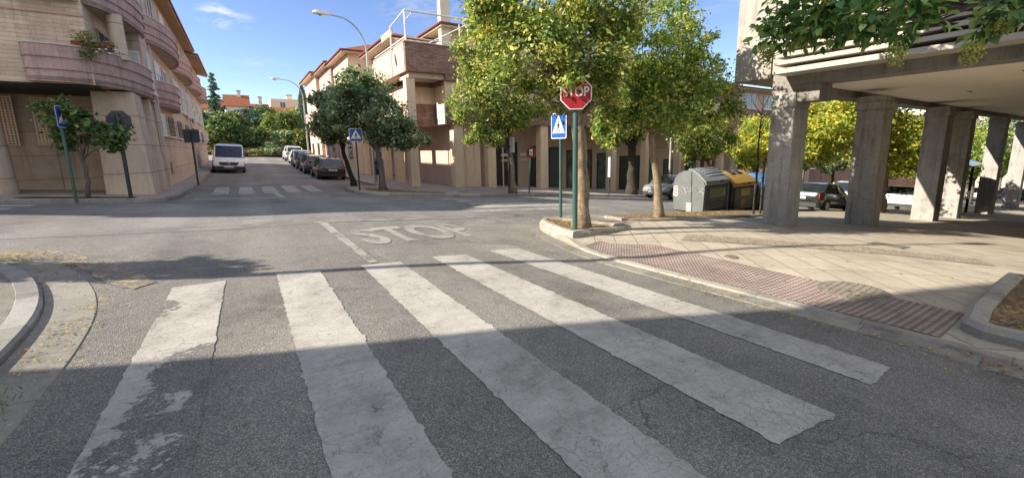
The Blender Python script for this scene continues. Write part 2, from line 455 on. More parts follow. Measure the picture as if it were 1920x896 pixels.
M['white']=plain('sign_white',(.74,.74,.72),.45,.08,5)
M['blue']=plain('sign_blue',(.012,.085,.36),.4,.2,5)
M['black']=plain('sign_black',(.012,.012,.013),.5,.2,5)
M['lampwhite']=plain('lamp_housing',(.6,.6,.58),.4,.12,5)
M['lampglass']=plain('lamp_lens',(.45,.47,.45),.2,.1,5)
# buildings
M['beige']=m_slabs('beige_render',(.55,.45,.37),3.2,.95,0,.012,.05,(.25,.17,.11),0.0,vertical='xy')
M['beigebrick']=m_slabs('beige_stone_cladding',(.53,.43,.355),.75,.115,0,.006,.13,(.33,.26,.19),.37,vertical='xy')
M['lilac']=m_concrete('lilac_render',(.43,.315,.305),.12)
M['rosy']=plain('rosy_band',(.43,.29,.26),.85,.12,2,.1)
M['coping']=plain('coping_stone',(.45,.42,.4),.7,.15,4)
M['soffit']=plain('orange_soffit',(.50,.31,.17),.85,.12,2)
M['cream']=plain('cream_render',(.68,.52,.375),.85,.10,1.2,.08,streak=True)
M['creamlt']=plain('pale_cream_render',(.60,.52,.40),.85,.08,1.2,.08,streak=True)
M['brown']=plain('brown_render',(.54,.40,.32),.85,.12,1.3,.08,streak=True)
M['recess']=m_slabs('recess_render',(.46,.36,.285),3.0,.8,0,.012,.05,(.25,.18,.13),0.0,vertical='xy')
M['brick']=m_slabs('dark_face_brick',(.30,.175,.14),.26,.075,0,.008,.25,(.13,.085,.07),.5,vertical='xy')
M['tiles']=m_tiles('terracotta_tiles')
M['ridge']=plain('terracotta_edge',(.17,.05,.04),.85,.2,4)
M['whitemetal']=plain('white_painted_metal',(.72,.71,.68),.45,.08,4)
M['shutter']=plain('grey_roller_shutter',(.075,.085,.095),.55,.15,5)
M['darkdoor']=plain('dark_metal_door',(.028,.036,.036),.45,.2,5)
M['shopglass']=m_glass('shop_glass',(.055,.07,.062),.12)
M['winglass']=m_glass('window_glass',(.02,.024,.027))
M['blind']=plain('white_blind',(.62,.62,.62),.6,.06,9)
M['grille']=plain('window_grille',(.2,.17,.14),.5,.15,5)
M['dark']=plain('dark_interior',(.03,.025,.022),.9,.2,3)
M['granite']=m_concrete('rough_granite',(.43,.41,.38),.55,1.0)
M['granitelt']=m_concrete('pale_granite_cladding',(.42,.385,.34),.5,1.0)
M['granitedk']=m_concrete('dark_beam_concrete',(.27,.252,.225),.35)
M['ceiling']=plain('rendered_ceiling',(.84,.77,.65),.85,.08,1.2,.08)
M['ledge']=plain('pale_ledge',(.42,.38,.32),.75,.1,2)
M['awning']=None
t=NT('striped_awning'); p=t.pos(); s_=t.new('ShaderNodeSeparateXYZ'); t.l.new(p,s_.inputs[0])
st=t.math('FRACT',t.math('MULTIPLY',t.math('ADD',s_.outputs[0],s_.outputs[1]),2.2))
M['awning']=t.fin(t.ramp(st,[(0,(.62,.55,.42)),(.49,(.62,.55,.42)),(.5,(.52,.27,.13)),(1,(.52,.27,.13))]),.8)
# leaves
M['bark']=m_bark('bark_brown',(.24,.185,.125)); M['barkgrey']=m_bark('bark_grey',(.13,.11,.09)); M['barkdark']=m_bark('bark_dark',(.05,.045,.038))
M['lf_olive']=m_leaf('leaf_olive',(0.083,0.145,0.043),(0.170,0.265,0.068),(0.284,0.378,0.095),(0.592,0.542,0.158),0.19)
M['lf_green']=m_leaf('leaf_green',(0.079,0.148,0.045),(0.172,0.286,0.072),(0.320,0.421,0.100),(0.667,0.599,0.153),0.08)
M['lf_dark']=m_leaf('leaf_dark_green',(0.058,0.126,0.082),(0.119,0.210,0.124),(0.210,0.293,0.164),(0.420,0.419,0.247),.22)
M['lf_deep']=m_leaf('leaf_deep_green',(0.027,0.070,0.031),(0.054,0.123,0.046),(0.101,0.185,0.065),(0.185,0.246,0.076),.2)
M['lf_yellow']=m_leaf('leaf_autumn_yellow',(0.124,0.210,0.048),(0.277,0.364,0.070),(0.431,0.484,0.096),(0.650,0.533,0.070),0.22,.5)
M['lf_big']=m_leaf('leaf_privet',(0.079,0.182,0.059),(0.138,0.282,0.086),(0.254,0.433,0.127),(0.433,0.564,0.166),.15,.3,2.0)
M['lf_conifer']=m_leaf('leaf_conifer',(0.046,0.110,0.076),(0.090,0.166,0.116),(0.144,0.232,0.155),(0.182,0.259,0.155),.1,.15)
M['lf_bush']=m_leaf('leaf_bush',(0.034,0.069,0.024),(0.070,0.122,0.038),(0.120,0.176,0.054),(0.240,0.255,0.060),.28)
M['lf_pale']=m_leaf('leaf_pale',(0.084,0.148,0.048),(0.144,0.222,0.068),(0.229,0.296,0.095),(0.360,0.371,0.109),.3)
M['berry']=plain('berry_cluster_green_yellow',(.5,.5,.1),.5,.35,18)
M['litter']=m_leaf('fallen_leaf',(.10,.05,.02),(.22,.12,.04),(.36,.24,.05),(.42,.33,.05),.3,.1,3)
# cars
M['tyre']=plain('tyre_rubber',(.018,.018,.018),.85,.2,8,obj=True)
M['rim']=plain('alloy_rim',(.42,.43,.44),.35,.1,8,metal=.6,obj=True)
M['cglass']=m_glass('car_glass')
M['trim']=plain('black_plastic_trim',(.02,.02,.021),.55,.2,8,obj=True)
M['plate']=plain('number_plate_white',(.68,.68,.66),.5,.06,8,obj=True)
M['tail']=plain('tail_light_red',(.36,.012,.012),.2,.15,8,obj=True)
M['head']=plain('headlight_lens',(.62,.64,.66),.12,.1,8,obj=True)
M['orange']=plain('indicator_orange',(.6,.2,.03),.3,.1,8,obj=True)
M['bingrey']=m_graffiti('bin_grey_graffiti',(.115,.128,.126))
M['bindark']=plain('bin_dark_plastic',(.055,.065,.068),.5,.25,4,obj=True)
M['bindarker']=plain('bin_darker_plastic',(.03,.038,.045),.5,.25,4,obj=True)
M['binlid']=plain('bin_grey_lid',(.20,.215,.22),.5,.22,5,obj=True)
M['binyellow']=plain('bin_yellow_lid',(.36,.22,.035),.5,.3,6,obj=True)
M['binblue']=plain('bin_blue_lid',(.12,.27,.55),.5,.2,6,obj=True)
M['stickergreen']=plain('sticker_green',(.20,.25,.05),.6,.25,14,obj=True)
M['stickeryellow']=plain('sticker_yellow',(.5,.4,.05),.6,.2,14,obj=True)

M['lf_big'].node_tree.nodes['Principled BSDF'].inputs['Roughness'].default_value=.3
M['gutterstone']=m_kerb('gutter_stone',(.25,.238,.205))
# ------------------------------------------------------------------ terrain
FX=[-60,-16,-8,-4.4,-1,0,1.5,2.6,3.65,5,6.5,8,10,14,23,48,140]
FZ=[3.4,1.2,.66,.36,.07,0,-.03,-.085,-.16,-.27,-.36,-.47,-.62,-.93,-1.8,-4.2,-9.0]
GY=[-60,13,18,28,32,36,47,54,60,72,85,100,140,220]
GZ=[0,0,-.13,-.14,-.07,.1,.5,.85,1.1,1.7,3.4,7.5,12,14]
_fx=np.arange(-60,140.01,.5); _w=np.exp(-np.linspace(-1.5,1.5,7)**2); _w/=_w.sum()
_f=np.interp(_fx,FX,FZ); _f=np.convolve(np.pad(_f,3,'edge'),_w,'valid')
_gy=np.arange(-60,220.01,.5); _g=np.interp(_gy,GY,GZ); _g=np.convolve(np.pad(_g,3,'edge'),_w,'valid')
_f-=np.interp(0,_fx,_f)
def road(x,y): return float(np.interp(x,_fx,_f)+np.interp(y,_gy,_g))
PX_=[-40,-1,4.6,5.3,6.5,8,10,12.6,16.4,25,48,140]; PZ_=[2.3,.12,-.24,-.26,-.26,-.31,-.45,-.66,-1.02,-1.9,-4.05,-8.8]
_px=np.arange(-60,140.01,.5); _p=np.interp(_px,PX_,PZ_); _p=np.convolve(np.pad(_p,3,'edge'),_w,'valid')
def pav(x,y):
    a=max(float(np.interp(x,_px,_p)),road(x,y)+.03)
    q=min(1,max(0,(x-5.15)/1.2)); q=q*q*(3-2*q)
    if x<6.7: a=(road(x,y)+.028)*(1-q)+a*q
    c=min(1,max(0,(y-5.0)/1.1)); d=1-min(1,max(0,(x-6.0)/1.5)); a=max(a,road(x,y)+.03+.10*c*c*(3-2*c)*d)
    s=min(1,max(0,(y-5.6)/3.0)); s=s*s*(3-2*s)
    return a*(1-s)+(road(x,y)+.13)*s
def far(x,y): return road(x,y)+.13
def near(x,y): return road(x,y)+.05

def dens(poly,step,closed=True):
    out=[]; n=len(poly)
    for i in range(n if closed else n-1):
        a=np.array(poly[i]);b=np.array(poly[(i+1)%n]); k=max(1,int(np.linalg.norm(b-a)/step))
        for j in range(k): out.append(tuple(a+(b-a)*j/k))
    if not closed: out.append(tuple(poly[-1]))
    return out
def inpoly(P,X,Y):
    n=len(P); c=np.zeros(X.shape,bool); j=n-1
    for i in range(n):
        xi,yi=P[i];xj,yj=P[j]
        if yi!=yj:
            c^=((yi>Y)!=(yj>Y))&(X<(xj-xi)*(Y-yi)/(yj-yi)+xi)
        j=i
    return c
def sheet(name,poly,zf,step,mat,lift=0.0,kind='structure',dn=None):
    P=dens(poly,dn or step)
    xs=np.arange(min(p[0] for p in P)+step*.5,max(p[0] for p in P),step)
    ys=np.arange(min(p[1] for p in P)+step*.5,max(p[1] for p in P),step)
    X,Y=np.meshgrid(xs,ys); k=inpoly(P,X,Y)
    pts=[Vector(p) for p in P]+[Vector((x,y)) for x,y in zip(X[k],Y[k])]
    r=delaunay_2d_cdt(pts,[],[list(range(len(P)))],1,1e-5)
    mb=MB(); mb.v=[(v[0],v[1],zf(v[0],v[1])+lift) for v in r[0]]; mb.f=[tuple(f) for f in r[2]]
    for i,f in enumerate(mb.f):
        a,b,c=[mb.v[q] for q in f[:3]]
        if (b[0]-a[0])*(c[1]-a[1])-(b[1]-a[1])*(c[0]-a[0])<0: mb.f[i]=f[::-1]
    o=mb.build(name,mat,None,True)
    return tag(o,kind=kind)
def kerb(name,line,w,zt,zb,mat,closed=False,h=0.0,parent=None,bev=.025,stone=1.0):
    """kerb of width w to the LEFT of the line's direction"""
    L=dens(line,.15,closed); n=len(L); A=np.array(L)
    rings=[];arc=0;uv=[]
    for i in range(n):
        a=A[(i-1)%n] if (closed or i>0) else A[i]; b=A[(i+1)%n] if (closed or i<n-1) else A[i]
        d=(b-a)/max(1e-6,np.linalg.norm(b-a)); nrm=np.array([-d[1],d[0]])
        if i>0: arc+=np.linalg.norm(A[i]-A[i-1])
        p=A[i];q=p+nrm*w
        z1=zt(*q)+h; z0=min(zb(*p),zb(*q))-.05; zp=(zt(*p)+h) if name=='gutter' else z1
        pb=p+nrm*bev; qb=q-nrm*bev*.6
        rings.append([(p[0],p[1],z0),(p[0],p[1],zp-bev),(pb[0],pb[1],zp),(qb[0],qb[1],z1),(q[0],q[1],z1-bev*.6),(q[0],q[1],z0)])
        uv+=[(arc/stone,j*.1) for j in range(6)]
    if closed: rings.append(rings[0]); uv+=[(round(arc/stone),j*.1) for j in range(6)]
    m=MB(); m.loft(rings,True,not closed); m.uv=uv
    o=m.build(name,mat,parent,True,40)
    return o
def jag(poly,amp,step,seed):
    r=random.Random(seed); P=dens(poly,step); out=[]
    n1=[r.gauss(0,.4)-(r.uniform(.8,2.2) if r.random()<.09 else 0) for _ in P]
    for i,p in enumerate(P):
        a=np.array(P[i-1]);b=np.array(P[(i+1)%len(P)]);d=b-a;d=d/max(1e-6,np.linalg.norm(d))
        k=(n1[i]*.7+.3*n1[i-1])*amp
        out.append((p[0]-d[1]*k,p[1]+d[0]*k))
    return out

# ---- ground to the horizon (wild earth below the built-up sheets)
def ground_z(x,y):
    xx=min(max(x,-60),140); yy=min(max(y,-60),220)
    return road(xx,yy)-.35
gx=np.concatenate([[-1500,-700,-300,-120],np.arange(-60,141,5),[200,400,800,1600]])
gyy=np.concatenate([[-1500,-700,-300,-120],np.arange(-60,221,5),[300,500,900,1800]])
m=MB(); nx=len(gx)
for y in gyy:
    for x in gx: m.v.append((x,y,ground_z(x,y)))
for j in range(len(gyy)-1):
    for i in range(nx-1): m.f.append((j*nx+i,j*nx+i+1,(j+1)*nx+i+1,(j+1)*nx+i))
tag(m.build('ground',M['earth'],None,True),kind='structure')
# ---- road sheet (both streets)
def gridsheet(name,x0,x1,y0,y1,st,zf,mat):
    xs=np.arange(x0,x1+1e-6,st); ys=np.arange(y0,y1+1e-6,st); m=MB(); n=len(xs)
    for y in ys:
        for x in xs: m.v.append((x,y,zf(x,y)))
    for j in range(len(ys)-1):
        for i in range(n-1): m.f.append((j*n+i,j*n+i+1,(j+1)*n+i+1,(j+1)*n+i))
    return tag(m.build(name,mat,None,True),kind='structure')
gridsheet('road',-40,110,-14,75,.5,road,M['asphalt'])
sheet('cross_street',[(-40,9.8),(-4.5,10.0),(1.2,10.15),(6.2,9.75),(110,9.6),(110,16.3),(-40,16.6)],road,.5,M['asphalt2'],.004)
sheet('side_street',[(-2.1,16.58),(4.6,16.55),(6.1,17.2),(6.1,75),(-2.1,75)],road,.5,M['asphalt2'],.004)

# ---- our right-hand pavement (plaza)
KR=[(5.35,-14),(5.25,-3),(5.2,.3),(5.12,1.9),(4.92,3.3),(4.83,4.9),(5.1,6.0),(5.5,7.3),(6.2,8.2),(7.5,8.35),(8.4,7.95),(9.5,7.75),(110,7.5)]
def sm(line,k=3):
    P=[np.array(p,float) for p in line]
    for _ in range(k):
        Q=[P[0]]
        for a,b in zip(P[:-1],P[1:]): Q+=[a*.75+b*.25,a*.25+b*.75]
        Q.append(P[-1]); P=Q
    return [tuple(p) for p in P]
KRs=sm(KR,2)
def kerb_h(x,y):
    return 0.0
PLZ=[(x+(0.1 if x<8 else 0), y-(0.0 if x<6 else .1)) for x,y in KRs]
PA=[p for p in PLZ if p[0]<13.5]; PA+=[(14.0,7.42)]
sheet('plaza_pavement',[p for p in PA if p[1]>-5]+[(14.0,-5),(5.37,-5)],pav,.2,M['plaza'])
sheet('plaza_pavement',[(14.0,7.42),(110,7.4),(110,-14),(14.0,-14)],pav,.5,M['plaza'])
sheet('plaza_pavement',[(5.45,-14),(5.37,-5),(14,-5),(14,-14)],pav,.5,M['plaza'])
tag(kerb('kerb',KRs[::-1],.17,lambda x,y:pav(x,y)+.008,road,M['kerb']),kind='structure')
GR=[(x-.29,y) for x,y in KRs if y<7.0]
tag(kerb('gutter',GR[::-1],.285,lambda x,y:road(x,y)+.008,road,M['gutterstone'],stone=.8,bev=.006),kind='structure')
TAC=[(5.05,.95),(6.02,.75),(6.0,1.3),(5.98,5.0),(5.2,5.55),(5.0,4.95),(5.08,3.3),(5.26,1.9),(5.33,.9)]
TAC=[(5.36,.80),(6.3,.80),(6.25,4.7),(5.6,5.5),(5.06,5.35),(5.0,4.9),(5.08,3.35),(5.27,1.9)]
sheet('tactile_paving',TAC,pav,.1,M['tactile'],.009)
sheet('tactile_paving',[(6.35,6.9),(7.9,6.6),(7.9,8.3),(6.5,8.0)],pav,.1,M['tactile'],.009)
sheet('pebble_paving',[(7.0,4.7),(9.3,2.2),(9.9,1.0),(10.5,1.3),(9.8,2.6),(7.7,5.0)],pav,.15,M['pebble'],.008)

# ---- near left pavement
KL=[(-1.75,-14),(-1.66,1),(-1.60,3.6),(-1.64,4.7),(-1.76,5.6),(-2.06,6.6),(-2.5,7.55),(-3.3,8.5),(-4.6,9.2),(-7,9.55),(-40,9.7)]
KLs=sm(KL,2)
sheet('corner_pavement',[(x-.12,y-.12 if y>8 else y) for x,y in KLs]+[(-40,-14)],near,.4,M['leftpave'])
tag(kerb('kerb',KLs,.19,lambda x,y:near(x,y)+.006,road,M['kerbgrey']),kind='structure')
KG=[(x,y) for x,y in KLs if x>-5.2]
def offs(L,d):
    A=np.array(L); out=[]
    for i in range(len(A)):
        a=A[max(i-1,0)];b=A[min(i+1,len(A)-1)];t=(b-a)/np.linalg.norm(b-a)
        out.append((A[i][0]+t[1]*d,A[i][1]-t[0]*d))
    return out
tag(kerb('gutter',offs(KG,.37),.368,lambda x,y:road(x,y)+.008,road,M['gutterstone'],stone=.8,bev=.006),kind='structure')
sheet('yellow_line',jag([(-1.75,7.05),(-1.45,6.35),(-1.2,6.05),(-1.05,6.3),(-1.35,6.95),(-1.9,7.9),(-2.3,8.4),(-2.45,8.25)],.03,.08,5),road,.25,M['yellow'],.008,dn=.1)

# ---- far pavements
FL=[(-40,16.6),(-6,16.5),(-3.2,16.55),(-2.4,16.9),(-2.05,17.8),(-2.0,20),(-2.0,60),(-2.6,66)]
FLs=sm(FL,2)
sheet('far_pavement',[(x-.1 if y>17 else x,y+.1 if y<17.5 else y) for x,y in FLs]+[(-40,66)],far,.5,M['farpave'])
tag(kerb('kerb',FLs,.16,lambda x,y:far(x,y)+.006,road,M['kerbgrey']),kind='structure')
FR=[(110,15.9),(9,16.0),(7.4,16.3),(4.9,17.4),(4.05,18.5),(3.95,20.6),(4.2,21.8),(6.0,22.6),(6.1,23.2),(6.1,60),(6.6,75)]
FRs=sm(FR,2)
sheet('far_pavement',[(x+(.1 if y>17 else 0),y+(.1 if y<=19 else 0)) for x,y in FRs]+[(110,75)],far,.5,M['farpave'])
tag(kerb('kerb',FRs[::-1],.16,lambda x,y:far(x,y)+.006,road,M['kerb']),kind='structure')

# ---- painted markings
def stripe(i,poly,mat,amp=.014,step=.035):
    amp*=.75
    return sheet('zebra_stripe',jag(poly,amp,step,i),road,.25,mat,.006,dn=.05)
stripe(1,[(-.90,.3),(-.40,.3),(-.37,3.9),(-.35,6.02),(-.85,5.98)],M['paintw'])
stripe(2,[(.19,.2),(.70,.2),(.71,5.93),(.20,6.08)],M['paint'],.022)
stripe(3,[(1.24,.3),(1.77,.3),(1.79,5.82),(1.25,5.9)],M['paint'],.018)
stripe(4,[(2.36,.90),(2.98,.84),(2.86,5.78),(2.31,5.88)],M['paint'],.02)
stripe(5,[(3.68,.86),(4.18,.86),(3.93,5.84),(3.37,5.88)],M['paint'],.018)
sheet('stop_line',jag([(1.22,10.12),(3.0,9.72),(6.3,9.5),(6.3,9.66),(3.0,9.9),(1.2,10.3)],.012,.1,9),road,.3,M['paintf'],.010)
sheet('lane_line',jag([(1.38,5.95),(1.50,5.95),(1.46,10.1),(1.28,10.1)],.012,.1,10),road,.3,M['paintf'],.010)
vs,fs=text_mesh('STOP',1.0,0,.035)
vx=[v[0] for v in vs]; vy=[v[1] for v in vs]
x0,x1,y0,y1=min(vx),max(vx),min(vy),max(vy)
# letter by letter the road word leans with the lane: S left, P right
def st_map(u,w):
    X=1.72+u*2.35+w*(-.08); Y=7.15+w*1.75+u*.0
    return X,Y
m=MB(); P2=[st_map((a-x0)/(x1-x0),(b-y0)/(y1-y0)) for a,b,_ in vs]
m.add([(x,y,road(x,y)+.010) for x,y in P2],fs)
tag(m.build('stop_lettering',M['paintf']),kind='structure')
# zebra over the cross street (right) and its left twin, and the one over the side street
for i,y in enumerate([10.6,11.6,12.6,13.6,14.6]):
    x0_=[5.6,6.2,6.55,6.6,6.35][i]
    sheet('zebra_stripe',jag([(x0_,y),(x0_+4.0,y-.12),(x0_+4.0,y+.4),(x0_,y+.5)],.015,.1,20+i),road,.5,M['paintf'] if i==0 else M['paint'],.010)
for i,y in enumerate([12.6,13.6,14.6,15.55]):
    x1_=[-5.2,-5.0,-4.85,-4.75][i]
    sheet('zebra_stripe',jag([(x1_-4,y),(x1_,y),(x1_,y+.5),(x1_-4,y+.5)],.015,.1,30+i),road,.5,M['painto'],.010)
for i,(px,wy) in enumerate([(-.95,1),(-.05,1),(.85,0),(1.72,0),(2.6,0)]):
    sheet('zebra_stripe',jag([(px-.28,20.0),(px+.30,20.0),(px+.24,24.0),(px-.26,24.0)],.02,.12,40+i),road,.5,M['painto'] if wy else M['paint'],.010)
sheet('lane_line',[(1.05,17.7),(1.2,17.7),(1.05,20.0),(.9,20.0)],road,.5,M['paint'],.010)
sheet('stop_line',[(-1.6,18.0),(1.1,17.7),(1.1,17.95),(-1.6,18.25)],road,.5,M['painto'],.010)
for i in range(15):
    y=25.5+i*1.9
    sheet('parking_line',[(3.72,y),(3.82,y),(3.82,y+.8),(3.72,y+.8)],road,.5,M['paint'],.010)
# parking bay line and loading lines on the cross street (right)
sheet('parking_line',[(17,10.6),(60,10.6),(60,10.72),(17,10.72)],road,.5,M['paint'],.010)

# ---- planters (raised stone edging + soil), each a thing
def planter(pts,h,label,soil_seed,zf):
    r=empty('planter',(0,0,0))
    tag(r,label,'planter')
    k=kerb('stone_edging',pts,.17,lambda x,y:zf(x,y),lambda x,y:zf(x,y)-.1,M['kerb'],True,h,r,.05,.9)
    A=np.array(pts); c=A.mean(0)
    inner=[tuple(c+(p-c)*(1-.14/np.linalg.norm(p-c))) for p in A]
    s=sheet('soil',inner,lambda x,y:zf(x,y)+h-.05+.03*math.sin(x*7)*math.cos(y*9),.12,M['soil'])
    del s['kind']; s.parent=r
    return r
pl1=sm([(5.35,5.72),(7.0,6.02),(6.85,6.5),(6.6,7.15),(5.95,7.75),(5.62,7.45),(5.32,6.6)],2)
planter([(5.18,5.80),(5.5,5.84),(7.1,6.0),(7.05,6.25),(6.75,6.9),(6.35,7.55),(5.95,7.75),(5.68,7.5),(5.4,6.9),(5.2,6.2)],.11,'low stone edged planter of dry soil round the stop sign post',1,pav)
planter([(5.66,-1.6),(8.6,-1.6),(8.6,.78),(7.5,.78),(6.3,.78),(5.78,.74),(5.64,.58)],.13,'stone edged planter of brown soil beside the pink tactile paving in the right foreground',2,pav)
# long tree strip by the bins
tag(kerb('kerb',[(16.5,6.75),(13,6.42),(10,6.5),(8.6,6.75),(8.05,7.05),(8.0,7.6)],.13,lambda x,y:pav(x,y)+.07,lambda x,y:pav(x,y)-.1,M['kerb'],stone=.9),kind='structure')
sheet('tree_strip',[(8.2,7.1),(9,6.6),(13,6.36),(16.5,6.7),(16.5,7.6),(8.15,7.8)],pav,.25,M['soil'],.05)
# dirt patches under the far trees
sheet('tree_strip',[(4.6,19.0),(5.3,18.0),(7.2,16.7),(7.6,17.0),(6.6,18.6),(5.6,20.4),(4.7,20.6)],far,.4,M['soil'],.008)
sheet('tree_strip',[(-5.4,16.72),(-2.9,16.72),(-2.9,17.1),(-5.4,17.1)],far,.3,M['earth'],.03)

# ---- manholes and drains
def manhole(x,y,r,label,zf,square=False):
    e=empty('manhole_cover',(x,y,zf(x,y)+.006)); tag(e,label,'manhole cover')
    # follow the slope of the surface
    sx=(zf(x+.3,y)-zf(x-.3,y))/.6; sy=(zf(x,y+.3)-zf(x,y-.3))/.6
    m=MB()
    if square: m.box(-r,r,-r,r,-.02,.004)
    else: m.lathe([(r,-.02),(r,.003),(r*.97,.005)],n=40)
    m.v=[(a,b,c+sx*a+sy*b) for a,b,c in m.v]; m.build('frame',M['iron'],e)
    m=MB()
    if square: m.box(-r*.86,r*.86,-r*.86,r*.86,.004,.009)
    else:
        m.lathe([(r*.9,.004),(r*.9,.011)],n=40)
        rr=random.Random(3)
        for i in range(9):
            for j in range(9):
                px_,py_=(i-4)*r*.19,(j-4)*r*.19
                if math.hypot(px_,py_)<r*.82: m.box(px_-r*.065,px_+r*.065,py_-r*.065,py_+r*.065,.011,.018)
    m.v=[(a,b,c+sx*a+sy*b) for a,b,c in m.v]; m.build('lid',M['iron'],e)
manhole(6.2,1.72,.37,'round cast iron manhole cover at the edge of the pink tactile paving',pav)
manhole(6.55,3.45,.11,'small round iron cover in the beige plaza slabs',pav)
manhole(10.6,2.5,.28,'square iron cover in the plaza near the shaded arcade',pav,True)
manhole(7.6,17.9,.3,'square drain cover on the far pavement near the arcade columns',far,True)
manhole(9.0,18.2,.25,'flat iron cover on the far pavement left of the zebra crossing',far,True)

# ---- fallen leaves: uncountable litter
def leaf_litter(name,spots):
    V=[];F=[]; r=random.Random(5)
    for (x,y,rx,ry,n,zf,lift,s) in spots:
        for _ in range(n):
            a=r.gauss(0,.5);b=r.gauss(0,.5)
            px_,py_=x+a*rx,y+b*ry; z=zf(px_,py_)+lift+r.uniform(.004,.02)
            t=r.uniform(0,2*PI); L=s*r.uniform(.6,1.2); W=L*.42
            ca,sa=math.cos(t),math.sin(t); tl=r.uniform(-.4,.4)
            k=len(V)
            for (u,w) in ((-L,0),(0,-W),(L,0),(0,W)):
                V.append((px_+u*ca-w*sa,py_+u*sa+w*ca,z+abs(tl*u)+abs(w)*r.uniform(0,.3)))
            F.append((k,k+1,k+2,k+3))
    o=quadmesh(name,np.array(V),np.array(F),M['litter'])
    return tag(o,kind='stuff')
leaf_litter('fallen_leaves',[(-2.75,8.1,.5,.35,260,near,.01,.03),(-1.45,5.0,.22,1.9,170,road,.016,.02),(-2.0,7.3,.5,.9,160,road,.016,.022),(6.1,6.6,.9,.9,420,pav,.1,.03),(6.9,-.2,1.2,.9,300,pav,.1,.03),
   (4.75,2.6,.25,2.4,260,road,.012,.02),(5.0,.2,.25,.9,160,road,.012,.025),(4.5,5.2,.4,1.4,110,road,.012,.02),(7.5,2.5,3.2,2.6,26,pav,.008,.035),(10.5,7.0,3,.5,500,pav,.06,.035),(2.0,4.5,4,3,30,road,.012,.02),
   (5.6,18.8,1.2,1.6,200,far,.01,.04),(5.0,6.6,.35,1.0,150,road,.012,.022),(6.1,1.6,.4,.3,4,pav,.02,.04)])
# grass tufts in the left gutter
V=[];F=[];r=random.Random(9)
for _ in range(520):
    x=-1.50+r.gauss(0,.09);y=3.15+r.gauss(0,.5);
    if y>3.6+r.random()*.5: continue
    h=r.uniform(.02,.07);t=r.uniform(0,2*PI);z=road(x,y);w=.004
    k=len(V);dx,dy=math.cos(t)*h*.6,math.sin(t)*h*.6
    V+=[(x-w,y,z),(x+w,y,z),(x+dx+w*.4,y+dy,z+h),(x+dx-w*.4,y+dy,z+h)];F.append((k,k+1,k+2,k+3))
tag(quadmesh('grass',np.array(V),np.array(F),M['lf_bush']),kind='stuff')
# ------------------------------------------------------------------ trees
def make_leaves(rng,blobs,n,size,aspect=.5,droop=.15):
    """blobs: (cx,cy,cz,rx,ry,rz,weight).  returns V,F of rhombus leaves in ragged clumps"""
    W=np.array([b[6] for b in blobs],float); W/=W.sum()
    C=[];O=[]
    for b,w in zip(blobs,W):
        nb=int(n*w); rad=np.array(b[3:6]); c0=np.array(b[:3])
        nc=max(7,int(10*(rad.prod()**(1/3))**2.0*2.6))
        d=rng.normal(size=(nc,3)); d/=np.linalg.norm(d,axis=1)[:,None]
        rr=rng.uniform(.35,1.0,nc)**.5
        cc=c0+d*rad*rr[:,None]*rng.uniform(.85,1.08,(nc,1))
        wts=rng.gamma(2.0,1.0,nc); wts/=wts.sum()
        idx=rng.choice(nc,nb,p=wts)
        sg=np.clip(.19*rad.mean(),.09,.32)*rng.uniform(.5,1.4,nc)
        p=cc[idx]+rng.normal(size=(nb,3))*sg[idx][:,None]*np.array([1,1,.8])
        C.append(p); O.append((p-c0)/rad)
    C=np.concatenate(C); O=np.concatenate(O); N=len(C)
    O/=np.maximum(1e-6,np.linalg.norm(O,axis=1))[:,None]
    nr=O*.55+np.array([0,0,.45])+rng.normal(size=(N,3))*.65
    nr/=np.linalg.norm(nr,axis=1)[:,None]
    a=np.cross(nr,rng.normal(size=(N,3))); a/=np.linalg.norm(a,axis=1)[:,None]
    a[:,2]-=droop; a/=np.linalg.norm(a,axis=1)[:,None]
    b=np.cross(nr,a); b/=np.linalg.norm(b,axis=1)[:,None]
    L=size*np.clip(rng.lognormal(-.05,.36,N),.4,2.2)[:,None]
    V=np.stack([C-a*L,C+b*L*aspect,C+a*L,C-b*L*aspect],1).reshape(-1,3)
    F=np.arange(4*N).reshape(-1,4)
    return V,F
def limb(m,p0,p1,r0,r1,rng,wob=.12,k=5,n=7):
    p0=np.array(p0);p1=np.array(p1);L=np.linalg.norm(p1-p0)
    pts=[];rad=[]
    off=np.zeros(3)
    for i in range(k+1):
        t=i/k
        if 0<i<k: off=rng.normal(size=3)*wob*L*.35
        elif i==k: off=np.zeros(3)
        pts.append(p0+(p1-p0)*t+off*(1 if 0<i<k else 0)+np.array([0,0,.12*L*math.sin(PI*t)])); rad.append(r0+(r1-r0)*t)
    m.tube(pts,rad,n)
